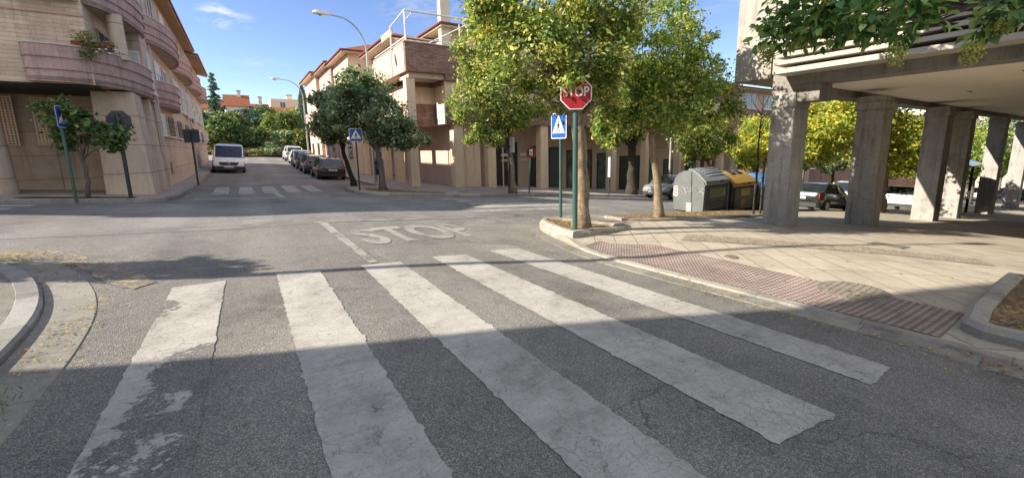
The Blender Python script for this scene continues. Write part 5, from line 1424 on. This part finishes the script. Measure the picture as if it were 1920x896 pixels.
xx=2.5; m.add([(xx+.03,0,.60),(xx+.02,.085,.72),(xx+.0,0,.84),(xx+.02,-.085,.72),(xx+.035,0,.655),(xx+.03,.045,.72),(xx+.02,0,.785),(xx+.03,-.045,.72)],[(0,1,5,4),(1,2,6,5),(2,3,7,6),(3,0,4,7)]); m.build('emblem',M['rim'],v)
for args in [('nearest black hatchback parked at the foot of the side street','hatch',4.85,31.3,'black'),
   ('dark grey boxy car parked second up the side street','hatch',4.6,35.9,'darkgrey'),
   ('blue grey car parked third up the side street','sedan',4.6,41.2,'blue'),
   ('white hatchback parked fourth up the side street','hatch',4.7,46.5,'white'),
   ('white suv parked furthest up the side street','suv',4.65,52.2,'white')]:
    car('parked_car',args[0],args[1],args[2],args[3],90,P_[args[4]],gs)
car('parked_car','silver hatchback parked nose left behind the slim tree and the containers','hatch',21.3,14.9,180,P_['silver'])
car('parked_car','black saloon with red tail light parked between the first two arcade pillars','sedan',24.1,8.55,0,P_['green'])
car('parked_car','white hatchback parked ahead of the black saloon','suv',30.2,8.75,0,P_['white'])
car('off_road_car','old white off roader seen from behind beside the third arcade pillar','suv',37.0,8.0,0,P_['white'],cat='car')
car('parked_car','dark car parked across the street beyond the yellow tree trunk','sedan',50,14.2,180,P_['darkgrey'])
car('parked_car','small silver car between the third and fourth arcade pillars','hatch',46,9.0,0,P_['silver'])
car('parked_car','dark blue car behind the fourth arcade pillar','sedan',55,9.6,0,P_['navy'])
car('parked_car','white car seen low between the last two arcade pillars','hatch',66,8.6,0,P_['white'])
car('parked_car','blue car at the right edge beyond the last arcade pillar','hatch',70,7.0,20,P_['blue'])
# ------------------------------------------------------------------ street furniture
def rrect(w,h,r,n=5,cz=0):
    out=[]
    for (cx,cy,a0) in ((w/2-r,h/2-r,0),(-w/2+r,h/2-r,90),(-w/2+r,-h/2+r,180),(w/2-r,-h/2+r,270)):
        for k in range(n+1):
            a=R(a0+90*k/n); out.append((cx+r*math.cos(a),cz+cy+r*math.sin(a)))
    return out
FY=lambda u,w,t:(u,t,w)
def pole(root,h,r,mat,lean=0,foot=True):
    m=MB(); m.tube([(0,0,-.1),(lean*.5,0,h*.5),(lean,0,h)],r,12)
    p=m.build('pole',M[mat],root,True,50)
    m=MB(); m.lathe([(r*.9,0),(r,.01),(r*.6,.03)],(lean,0,h-.012),12); m.build('pole_cap',M[mat],root,True,50)
    return p
def walker(m,t0,t1,s=1.0,cx=0,cz=0):
    def Q(pts): m.plane_prism([(cx+a*s,cz+b*s) for a,b in pts],FY,t0,t1)
    m.lathe([(.026*s,t0),(.026*s,t1)],(cx+.005*s,0,cz+.125*s),12,'y')
    Q([(-.03,.09),(.03,.09),(.035,0),(-.025,-.01)])
    Q([(-.03,.085),(-.075,.02),(-.062,.012),(-.02,.06)]); Q([(.028,.085),(.075,.035),(.066,.024),(.02,.06)])
    Q([(-.028,0),(.004,0),(-.05,-.115),(-.08,-.115)]); Q([(.0,0),(.034,0),(.05,-.05),(.075,-.115),(.045,-.115),(.025,-.055)])
def ped_sign(label,x,y,zf,h,rz,polemat='polegreen',size=.6,pr=.038,group=None,lean=0,front=True):
    e=empty('crossing_sign',(x,y,zf(x,y)),R(rz)); tag(e,label,'road sign',group)
    pole(e,h+size*.9,pr,polemat,lean)
    cz=h+size/2; s=size/.6
    m=MB(); m.plane_prism(rrect(size,size,.04,cz=cz),FY,-pr-.022,-pr-.002); 
    m.box(-size*.4,size*.4,-pr-.002,-pr+.018,cz-.02,cz+.02)
    if lean: m.v=[(a+lean*.85,b,c) for a,b,c in m.v]
    b=m.build('sign_plate',M['signback'],e)
    m=MB(); m.plane_prism(rrect(size*.985,size*.985,.04,cz=cz),FY,-pr-.0255,-pr-.0225); m.build('border',M['white'],b)
    m=MB(); m.plane_prism(rrect(size*.92,size*.92,.03,cz=cz),FY,-pr-.029,-pr-.026); m.build('blue_field',M['blue'],b)
    m=MB(); m.plane_prism([(-.235*s,cz-.17*s),(.235*s,cz-.17*s),(0,cz+.25*s)],FY,-pr-.0325,-pr-.0295); m.build('white_triangle',M['white'],b)
    m=MB(); walker(m,-pr-.036,-pr-.033,1.0*s,0,cz-.035*s)
    for k in range(7):
        u=(-.17+k*.057)*s; m.plane_prism([(u-.012*s,cz-.165*s),(u+.012*s,cz-.165*s),(u*.86+.008*s,cz-.115*s),(u*.86-.008*s,cz-.115*s)],FY,-pr-.036,-pr-.033)
    m.build('walking_figure',M['black'],b)
    return e
ped_sign('blue crossing sign on a dark green pole at the far left, turned half away',-4.12,16.45,far,1.98,80,'polegreen')
ped_sign('small blue crossing sign on a dark post before the broad dark tree',4.22,18.95,far,2.16,4,'poledark',.57)
ped_sign('blue crossing sign on a pale green pole left of the stop sign',6.33,7.53,lambda x,y:pav(x,y),2.0,-93,'polegreen',.6,.036)
e=ped_sign('grey back of a square road sign on the left pavement of the side street',-1.98,25.0,far,1.95,172,'poledark',.62)
def octagon(r,cz): return [(r*math.cos(R(22.5+45*k)),cz+r*math.sin(R(22.5+45*k))) for k in range(8)]
def stop_sign(label,x,y,zf,h,rz,polemat,size=.6,pr=.05):
    e=empty('stop_sign',(x,y,zf(x,y)),R(rz)); tag(e,label,'road sign')
    pole(e,h+size*.85,pr,polemat)
    r=size/2/math.cos(R(22.5)); cz=h+size/2
    m=MB(); m.plane_prism(octagon(r,cz),FY,-pr-.022,-pr-.002); m.box(-size*.35,size*.35,-pr-.002,-pr+.02,cz+.1,cz+.14); m.box(-size*.35,size*.35,-pr-.002,-pr+.02,cz-.14,cz-.1)
    b=m.build('sign_plate',M['signback'],e)
    m=MB(); m.plane_prism(octagon(r*.99,cz),FY,-pr-.0255,-pr-.0225); m.build('white_border',M['white'],b)
    m=MB(); m.plane_prism(octagon(r*.925,cz),FY,-pr-.029,-pr-.026); m.build('red_field',M['red'],b)
    vs,fs=text_mesh('STOP',size*.37,0,.004)
    m=MB(); m.add([(a*.92,-pr-.0315,cz+b_*1.12+.02) for a,b_,_ in vs],fs)
    m.build('stop_letters',M['white'],b)
    return e
stop_sign('red stop sign on a dark green pole in the planter, half hidden by leaves',5.45,6.04,lambda x,y:pav(x,y)+.03,2.42,-38,'polegreen',.60,.052)
stop_sign('dark back of an octagonal sign on the left corner beside the small tree',-3.02,16.8,far,2.0,162,'poledark',.62,.05)
def disc_sign(label,x,y,zf,h,rz,polemat,lean=0,r=.29):
    e=empty('no_parking_sign',(x,y,zf(x,y)),R(rz)); tag(e,label,'road sign')
    pole(e,h+r*1.6,.032,polemat,lean)
    cz=h+r; dx=lean*.9
    m=MB(); m.lathe([(r,-.056),(r,-.034)],(dx,0,cz),28,'y'); b=m.build('sign_plate',M['signback'],e)
    m=MB(); m.lathe([(r*.99,-.0605),(r*.99,-.0565)],(dx,0,cz),28,'y'); m.build('red_field',M['red'],b)
    m=MB(); m.lathe([(r*.66,-.0645),(r*.66,-.061)],(dx,0,cz),24,'y'); m.build('dark_field',M['poledark'],b)
    m=MB(); m.box(dx-.085,dx+.085,-.0685,-.065,cz-.15,cz+.15); q=m.build('white_symbol',M['white'],b)
    m=MB(); m.box(dx-.05,dx+.05,-.071,-.0687,cz+.03,cz+.055);m.box(dx-.035,dx+.035,-.071,-.0687,cz-.08,cz-.0);m.box(dx-.05,dx+.05,-.071,-.0687,cz-.125,cz-.105); m.build('symbol_marks',M['black'],b)
    return e
disc_sign('round red no parking sign on a leaning green post before the dark doors',11.95,16.7,far,1.75,-12,'polegreen',.12)
disc_sign('round red no parking sign rising behind the grey container',31.5,18.8,far,2.35,-28,'polegreen',0,.30)
# slim pole with an edge-on white plate, and the parking-meter like white post
x,y=10.5,16.3; e=empty('sign_post',(x,y,far(x,y)),0); tag(e,'dark post with a white plate seen edge on by the zebra crossing','sign post')
pole(e,3.2,.05,'poledark'); m=MB(); m.box(.10,.125,-.32,.28,1.95,2.65); m.build('sign_plate',M['white'],e); m=MB(); m.box(.0,.1,-.03,.03,2.2,2.26); m.build('bracket',M['poledark'],e)
x,y=17.6,16.6; e=empty('information_panel',(x,y,far(x,y)),R(-50)); tag(e,'narrow white panel on a thin brown post on the far pavement','sign post')
m=MB(); m.tube([(0,0,-.1),(0,0,1.5)],.04,10); m.build('pole',M['barkdark'],e,True,50); m=MB(); m.bbox(-.07,.07,-.05,.05,1.0,2.15,.02); m.build('panel',M['white'],e)
x,y=24.6,17.6; e=empty('utility_pole',(x,y,far(x,y))); tag(e,'plain grey pole on the far pavement rising into the tree crowns','pole')
m=MB(); m.tube([(0,0,-.1),(0,0,4.6)],[.085,.07],12); m.build('pole',M['galv'],e,True,50); m=MB(); m.lathe([(.13,0),(.13,.12),(.09,.2)],(0,0,0),12); m.build('base',M['galv'],e,True,50)

# ---- street lamps
def street_lamp(label,x,y,zf,H,reach,ang,r0=.085,group='street lamps with curved arms'):
    e=empty('street_lamp',(x,y,zf(x,y)),R(ang)); tag(e,label,'street lamp',group)
    m=MB(); m.tube([(0,0,-.15),(0,0,.6),(0,0,H*.42),(0,0,H-1.75)],[r0,r0*.98,r0*.8,r0*.6],12)
    pts=[];rad=[]
    for k in range(15):
        t=k/14*R(86); pts.append((reach*.82*(1-math.cos(t)),0,H-1.75+1.7*math.sin(t))); rad.append(r0*.6-(r0*.22)*k/14)
    pts.append((reach,0,H-.03)); rad.append(r0*.36)
    m.tube(pts,rad,10); m.build('mast',M['galv'],e,True,50)
    m=MB(); m.box(-r0*1.15,-r0*.2,-.07,.07,.55,1.05); m.build('service_door',M['galv'],e)
    m=MB(); m.lathe([(r0*1.8,-.05),(r0*1.8,.03),(r0*1.15,.10)],(0,0,0),14); m.build('base_plate',M['galv'],e,True,50)
    m=MB(); rg=[]
    for (u,w,z0,z1) in [(reach-.12,.05,-.04,.05),(reach+.1,.10,-.06,.09),(reach+.38,.145,-.08,.12),(reach+.62,.14,-.08,.10),(reach+.78,.09,-.06,.05),(reach+.82,.04,-.04,.01)]:
        rg.append([(u,w,H+z0),(u,w,H+z0*.2),(u,w*.6,H+z1),(u,-w*.6,H+z1),(u,-w,H+z0*.2),(u,-w,H+z0)])
    m.loft(rg); hd=m.build('lamp_head',M['lampwhite'],e,True,50)
    m=MB(); m.lathe([(.1,0),(.085,-.06),(.03,-.09)],(reach+.45,0,H-.08),14); m.build('lens',M['lampglass'],hd,True,50)
    return e
street_lamp('tall street lamp with curved arm behind the broad dark tree',6.3,24.0,far,8.95,1.75,180)
street_lamp('distant street lamp with curved arm up the side street',5.75,47.5,far,8.3,1.9,180)
street_lamp('street lamp on the near left corner casting the thin shadow across the crossing',-4.6,7.72,near,9.6,1.5,-15,.1)
# litter bin by the lamp foot
x,y=6.5,24.3; e=empty('litter_bin',(x,y-.35,far(x,y))); tag(e,'dark litter bin on a post behind the broad dark tree','litter bin')
m=MB(); m.tube([(0,0,-.1),(0,0,1.5)],.06,10); m.build('post',M['poledark'],e,True,50)
m=MB(); m.lathe([(.17,.52),(.22,.60),(.25,1.25),(.24,1.3)],(0,-.05,0),18); b=m.build('bin_body',M['bindark'],e,True,40)
m=MB(); m.lathe([(.257,1.05),(.257,1.09)],(0,-.05,0),18); m.lathe([(.25,.92),(.25,.95)],(0,-.05,0),18); m.build('band',M['galv'],b,True,40)
m=MB(); m.lathe([(.26,1.30),(.2,1.42),(.05,1.46)],(0,-.05,0),18); m.build('hood',M['bindark'],e,True,40)
m=MB(); m.box(-.11,.05,-.12,-.1,1.5,1.75); m.build('notice',M['white'],e)

# ---- rubbish containers
def container(label,x0,x1,y0,y1,z,lid,body,kind):
    L=x1-x0; D=y1-y0; e=empty('rubbish_container',(x0,y0,z)); tag(e,label,'rubbish container','rubbish containers in a row')
    H=1.62
    prof=[(.06,.10),(.0,.2),(-.03,1.08),(.02,1.22),(.22,1.42),(.42,1.54),(.62,1.585),(.82,1.56),(1.0,1.46),(1.14,1.28),(1.2,1.05),(1.16,.2),(1.1,.10)]
    prof=[(a/1.2*D,b) for a,b in prof]
    m=MB(); b_=.03
    m.loft([[(b_+.0,a*.985+.01,b*.995) for a,b in prof],[(b_*2,a,b) for a,b in prof],[(L-b_*2,a,b) for a,b in prof],[(L-b_,a*.985+.01,b*.995) for a,b in prof]])
    bd=m.build('body',M[body],e,True,30)
    # moulded relief ribs on the end
    for (x,sg) in ((b_-.012,-1),):
        m=MB()
        m.hexa([(x-.02,D*.36,.1),(x+.05,D*.36,.1),(x+.05,D*.48,.1),(x-.02,D*.48,.1),(x-.02,D*.40,1.56),(x+.05,D*.40,1.56),(x+.05,D*.47,1.56),(x-.02,D*.47,1.56)]); 
        m.build('end_post',M[body if kind=='grey' else 'bindark'],e)
        m=MB(); m.bbox(x-.03,x+.03,D*.34,D*.52,.08,.42,.015); m.build('lifting_bracket',M['galv'] if kind=='grey' else M['bindark'],e)
        if kind=='grey':
            m=MB(); m.box(x-.004,x+.012,D*.82,D*.96,.62,.98); st_=m.build('warning_sticker',M['white'],e)
            m=MB()
            for k in range(3): m.hexa([(x-.008,D*.83,.66+k*.11),(x-.004,D*.83,.66+k*.11),(x-.004,D*.95,.70+k*.11),(x-.008,D*.95,.70+k*.11),(x-.008,D*.83,.71+k*.11),(x-.004,D*.83,.71+k*.11),(x-.004,D*.95,.75+k*.11),(x-.008,D*.95,.75+k*.11)])
            m.build('red_stripes',M['red'],st_)
    # lid over the front slope
    lp=[(-.075,1.10),(-.05,1.2),(.02,1.27),(.22,1.455),(.42,1.575),(.60,1.625)]
    lp=[(a/1.2*D,b) for a,b in lp]
    m=MB(); rg=[]
    for x in (L*.02,L*.06,L*.94,L*.98):
        top=[(x,a,b+.02) for a,b in lp]; bot=[(x,a+.02,b-.03) for a,b in lp[::-1]]; rg.append(top+bot)
    m.loft(rg); ld=m.build('lid',M[lid],e,True,30)
    m=MB()
    if kind=='yellow':
        for k in range(2):
            for j in range(2):
                xa=L*(.30+.27*k); m.hexa([(xa,.24*D,1.53),(xa+.32,.24*D,1.53),(xa+.32,.42*D,1.63),(xa,.42*D,1.63),(xa,.24*D,1.50+.06),(xa+.32,.24*D,1.56),(xa+.32,.42*D,1.655),(xa,.42*D,1.655)]) if j==0 else None
        m.build('slot',M['black'],ld)
    else:
        for i in range(5):
            t=.10+i*.085; zz=float(np.interp(t*D,[a for a,_ in lp],[b for _,b in lp]))+.02
            m.tube([(L*.25,t*D,zz),(L*.95,t*D,zz)],.022,6)
        m.build('lid_rib',M[lid],ld,True)
    m=MB(); m.box(L*.55,L*.72,-.1,-.06,1.17,1.22); m.build('lid_handle',M['black'],ld)
    # front details
    m=MB(); m.bbox(L*.12,L*.97,-.055,-.03,.2,1.02,.012); fp=m.build('front_panel',M['bindark'],e)
    m=MB()
    for k in range(3):
        pts=[(L*(.16+.78*i/10),-.06,.25+.13*k+.10*math.sin(PI*i/10)) for i in range(11)]; m.tube(pts,.012,6)
    m.build('moulded_rib',M['bindark'],fp,True)
    m=MB()
    if kind=='grey':
        m.box(L*.22,L*.72,-.061,-.056,.62,.92); st_=m.build('printed_sticker',M['stickergreen'],fp)
        m=MB()
        for j,zz in enumerate((.83,.75,.67)):
            xx=L*.25
            rr=random.Random(j)
            while xx<L*.66: 
                w=rr.uniform(.03,.12); m.box(xx,xx+w,-.064,-.0612,zz,zz+.035); xx+=w+.025
        m.build('print_lines',M['bindark'],st_)
        m=MB(); m.box(L*.74,L*.86,-.061,-.056,.62,.9); m.build('torn_poster',M['binlid'],fp)
    elif kind=='yellow':
        m.box(L*.38,L*.72,-.061,-.056,.72,.98); st_=m.build('printed_sticker',M['stickeryellow'],fp)
        m=MB(); 
        for zz in (.92,.86,.79): m.box(L*.41,L*.69,-.064,-.0612,zz,zz+.02)
        m.build('print_lines',M['barkgrey'],st_)
        m=MB(); m.box(L*.38,L*.54,-.061,-.056,.26,.6); st_=m.build('printed_sticker',M['stickergreen'],fp)
        m=MB()
        for zz in (.5,.42,.33): m.box(L*.40,L*.51,-.064,-.0612,zz,zz+.03)
        m.build('print_lines',M['stickeryellow'],st_)
    m=MB(); m.bbox(L*.90,L*1.0,-.085,.05,.06,1.15,.02); m.build('corner_post',M['bindark'],e)
    m=MB(); m.tube([(L*.25,-.12,.09),(L*.8,-.12,.09)],.025,8); m.tube([(L*.3,-.12,.09),(L*.3,.1,.12)],.02,6); m.tube([(L*.75,-.12,.09),(L*.75,.1,.12)],.02,6); m.build('foot_pedal',M['galv'],e,True)
    for (xx,yy) in ((.15,.12),(L-.15,.12),(.15,D-.12),(L-.15,D-.12)):
        m=MB(); m.lathe([(.075,-.03),(.075,.03)],(xx,yy,.075),12,'x'); m.build('foot',M['tyre'],e)
container('grey rubbish container covered in graffiti beside the slim tree',13.42,14.95,8.2,9.45,road(14,8.6)-.01,'binlid','bingrey','grey')
container('dark container with yellow lid left of the first arcade pillar',15.12,16.85,8.15,9.4,road(16,8.6)-.01,'binyellow','bindarker','yellow')
container('dark container with blue lid mostly hidden behind the first arcade pillar',17.05,18.8,8.15,9.4,road(18,8.6)-.01,'binblue','bindarker','blue')

# ---- bus shelter past the arcade
x,y=34.5,5.35; e=empty('bus_shelter',(x,y,pav(x,y))); tag(e,'glass roofed shelter with dark posts between the fourth and fifth arcade pillars','shelter')
for (dx,dy) in ((0,0),(2.6,0),(0,1.3),(2.6,1.3)):
    m=MB(); m.box(dx-.06,dx+.06,dy-.06,dy+.06,-.2,2.75); m.build('post',M['poledark'],e)
m=MB(); rg=[]
for k in range(9):
    t=k/8; yy=-.35+2.0*t; zz=2.78+.28*math.sin(PI*t); rg.append([(-.3,yy,zz),(2.95,yy,zz),(2.95,yy,zz+.04),(-.3,yy,zz+.04)])
m.loft(rg); m.build('roof',M['shopglass'],e,True,40)
m=MB(); m.box(.07,2.53,1.28,1.32,.25,2.5); m.build('glass_panel',M['shopglass'],e)
m=MB(); m.box(-.05,.05,.07,1.23,.3,2.3); m.build('advert_panel',M['barkgrey'],e)
m=MB(); m.box(.4,2.2,.85,1.2,.45,.5); m.box(.6,.66,.95,1.1,-.1,.449); m.box(1.95,2.01,.95,1.1,-.1,.449); m.build('bench',M['galv'],e)
# hedge and low wall behind the parked cars
for k,(x0,x1,y,lab) in enumerate([(26,33,18.9,'clipped hedge on the far pavement behind the parked cars'),(52,64,18.6,'long hedge on the far pavement further down the street')]):
    zf=far((x0+x1)/2,y); h_=empty('hedge',((x0+x1)/2,y,zf)); tag(h_,lab,'hedge')
    V,F=make_leaves(np.random.default_rng(90+k),[((x0-x1)/2+ (x1-x0)*(i+.5)/7,0,.5,(x1-x0)/12,.5,.55,1) for i in range(7)],6000,.07)
    quadmesh('foliage',V,F,M['lf_deep'],h_)

# ------------------------------------------------------------------ light, sky, camera
EXPO=1.46
WISPS=[((-.002,.968,.249),.055,.026,1.0,3),((.046,.984,.174),.06,.012,.3,9),((.76,.57,.31),.22,.07,.55,17),((.355,.885,.301),.12,.05,.25,23)]
SUN_EL=R(32.0); to=Vector((-.947*math.cos(SUN_EL),.321*math.cos(SUN_EL),math.sin(SUN_EL))).normalized()
sd=bpy.data.lights.new('sun','SUN'); sd.energy=4.2; sd.angle=R(.55); sd.color=(1,.90,.75)
so=bpy.data.objects.new('sun',sd); so.rotation_euler=to.to_track_quat('Z','Y').to_euler(); COL.objects.link(so); so.location=(-40,20,40)
w=bpy.data.worlds.new('World'); S.world=w; w.use_nodes=True; nt=w.node_tree; nt.nodes.clear()
N=nt.nodes.new; K=nt.links.new
out=N('ShaderNodeOutputWorld'); bg=N('ShaderNodeBackground'); sky=N('ShaderNodeTexSky'); sky.sky_type='NISHITA'; sky.sun_disc=False
sky.sun_elevation=SUN_EL; sky.sun_rotation=math.atan2(to.x,to.y); sky.air_density=1.0; sky.dust_density=.25; sky.ozone_density=1.9; sky.altitude=700
tc=N('ShaderNodeTexCoord'); 
def wisp(d,rx,rz,amt,seed):
    """soft cirrus patch round a sky direction"""
    d=Vector(d).normalized(); rgt=d.cross(Vector((0,0,1))).normalized(); up=rgt.cross(d)
    def dot(v):
        n=N('ShaderNodeVectorMath'); n.operation='DOT_PRODUCT'; K(tc.outputs['Generated'],n.inputs[0]); n.inputs[1].default_value=v; return n.outputs['Value']
    def mth(op,a,b):
        n=N('ShaderNodeMath'); n.operation=op
        for i,q in enumerate((a,b)):
            if isinstance(q,(int,float)): n.inputs[i].default_value=q
            else: K(q,n.inputs[i])
        return n.outputs[0]
    f=dot(d); u=mth('DIVIDE',dot(rgt),rx); v=mth('DIVIDE',dot(up),rz)
    r2=mth('ADD',mth('MULTIPLY',u,u),mth('MULTIPLY',v,v))
    fall=N('ShaderNodeValToRGB'); K(r2,fall.inputs[0]); fall.color_ramp.elements[0].color=(1,1,1,1); fall.color_ramp.elements[1].color=(0,0,0,1); fall.color_ramp.interpolation='EASE'
    mp=N('ShaderNodeMapping'); K(tc.outputs['Generated'],mp.inputs[0]); mp.inputs['Scale'].default_value=(9,9,24); mp.inputs['Location'].default_value=(seed,seed*2,0)
    nz=N('ShaderNodeTexNoise'); K(mp.outputs[0],nz.inputs['Vector']); nz.inputs['Scale'].default_value=1.6; nz.inputs['Detail'].default_value=7; nz.inputs['Roughness'].default_value=.6; nz.inputs['Distortion'].default_value=1.1
    rp=N('ShaderNodeValToRGB'); K(nz.outputs['Fac'],rp.inputs[0]); rp.color_ramp.elements[0].position=.42; rp.color_ramp.elements[1].position=.72
    pos=mth('GREATER_THAN',f,0)
    return mth('MULTIPLY',mth('MULTIPLY',mth('MULTIPLY',fall.outputs[0],rp.outputs[0]),amt),pos)
hs=N('ShaderNodeHueSaturation'); hs.inputs['Hue'].default_value=.515; hs.inputs['Saturation'].default_value=1.1; hs.inputs['Value'].default_value=.76; K(sky.outputs[0],hs.inputs['Color']); cur=hs.outputs[0]
for (d,rx,rz,amt,seed) in WISPS:
    mx=N('ShaderNodeMix'); mx.data_type='RGBA'; K(wisp(d,rx,rz,amt,seed),mx.inputs[0]); K(cur,mx.inputs[6]); mx.inputs[7].default_value=(3.9,4.0,4.1,1); cur=mx.outputs[2]
# bright cloud added out of view, overhead and behind the camera, to lift shade
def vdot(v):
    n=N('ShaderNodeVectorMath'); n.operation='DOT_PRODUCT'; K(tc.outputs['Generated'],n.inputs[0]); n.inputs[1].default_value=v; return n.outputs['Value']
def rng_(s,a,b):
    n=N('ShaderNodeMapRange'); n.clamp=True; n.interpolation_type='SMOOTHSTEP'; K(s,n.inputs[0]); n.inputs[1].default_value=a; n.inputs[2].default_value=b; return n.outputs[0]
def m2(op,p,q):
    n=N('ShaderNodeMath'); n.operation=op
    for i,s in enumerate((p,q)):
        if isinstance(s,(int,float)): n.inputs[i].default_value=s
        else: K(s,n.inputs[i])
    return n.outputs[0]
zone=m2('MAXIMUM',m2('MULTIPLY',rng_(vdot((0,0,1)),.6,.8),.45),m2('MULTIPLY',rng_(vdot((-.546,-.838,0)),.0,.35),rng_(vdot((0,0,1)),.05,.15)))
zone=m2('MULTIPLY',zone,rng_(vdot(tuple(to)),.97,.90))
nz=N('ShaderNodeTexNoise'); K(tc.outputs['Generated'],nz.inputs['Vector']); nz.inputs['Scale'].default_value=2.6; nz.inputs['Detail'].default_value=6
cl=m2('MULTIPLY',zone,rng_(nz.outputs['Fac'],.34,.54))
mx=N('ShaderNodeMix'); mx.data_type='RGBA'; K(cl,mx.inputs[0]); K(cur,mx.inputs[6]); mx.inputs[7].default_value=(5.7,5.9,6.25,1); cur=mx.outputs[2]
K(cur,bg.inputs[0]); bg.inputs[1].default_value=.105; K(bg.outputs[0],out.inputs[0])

cd=bpy.data.cameras.new('camera'); co=bpy.data.objects.new('camera',cd); COL.objects.link(co)
yaw=R(33.109); pit=R(9.56); rol=.0196
f_=Vector((math.sin(yaw)*math.cos(pit),math.cos(yaw)*math.cos(pit),-math.sin(pit))); r_=Vector((math.cos(yaw),-math.sin(yaw),0)); u_=r_.cross(f_)
r2=r_*math.cos(rol)-u_*math.sin(rol); u2=u_*math.cos(rol)+r_*math.sin(rol)
co.matrix_world=Matrix(((r2.x,u2.x,-f_.x,0),(r2.y,u2.y,-f_.y,0),(r2.z,u2.z,-f_.z,1.6),(0,0,0,1)))
cd.sensor_width=36; cd.lens=760/1920*36; cd.shift_y=-45/1920; cd.clip_start=.05; cd.clip_end=4000
S.camera=co
S.view_settings.view_transform='Standard'; S.view_settings.look='None'; S.view_settings.exposure=EXPO; S.view_settings.gamma=1
S.cycles.max_bounces=6; S.cycles.diffuse_bounces=3; S.cycles.transparent_max_bounces=4
S.cycles.use_denoising=True
S.cycles.use_adaptive_sampling=True
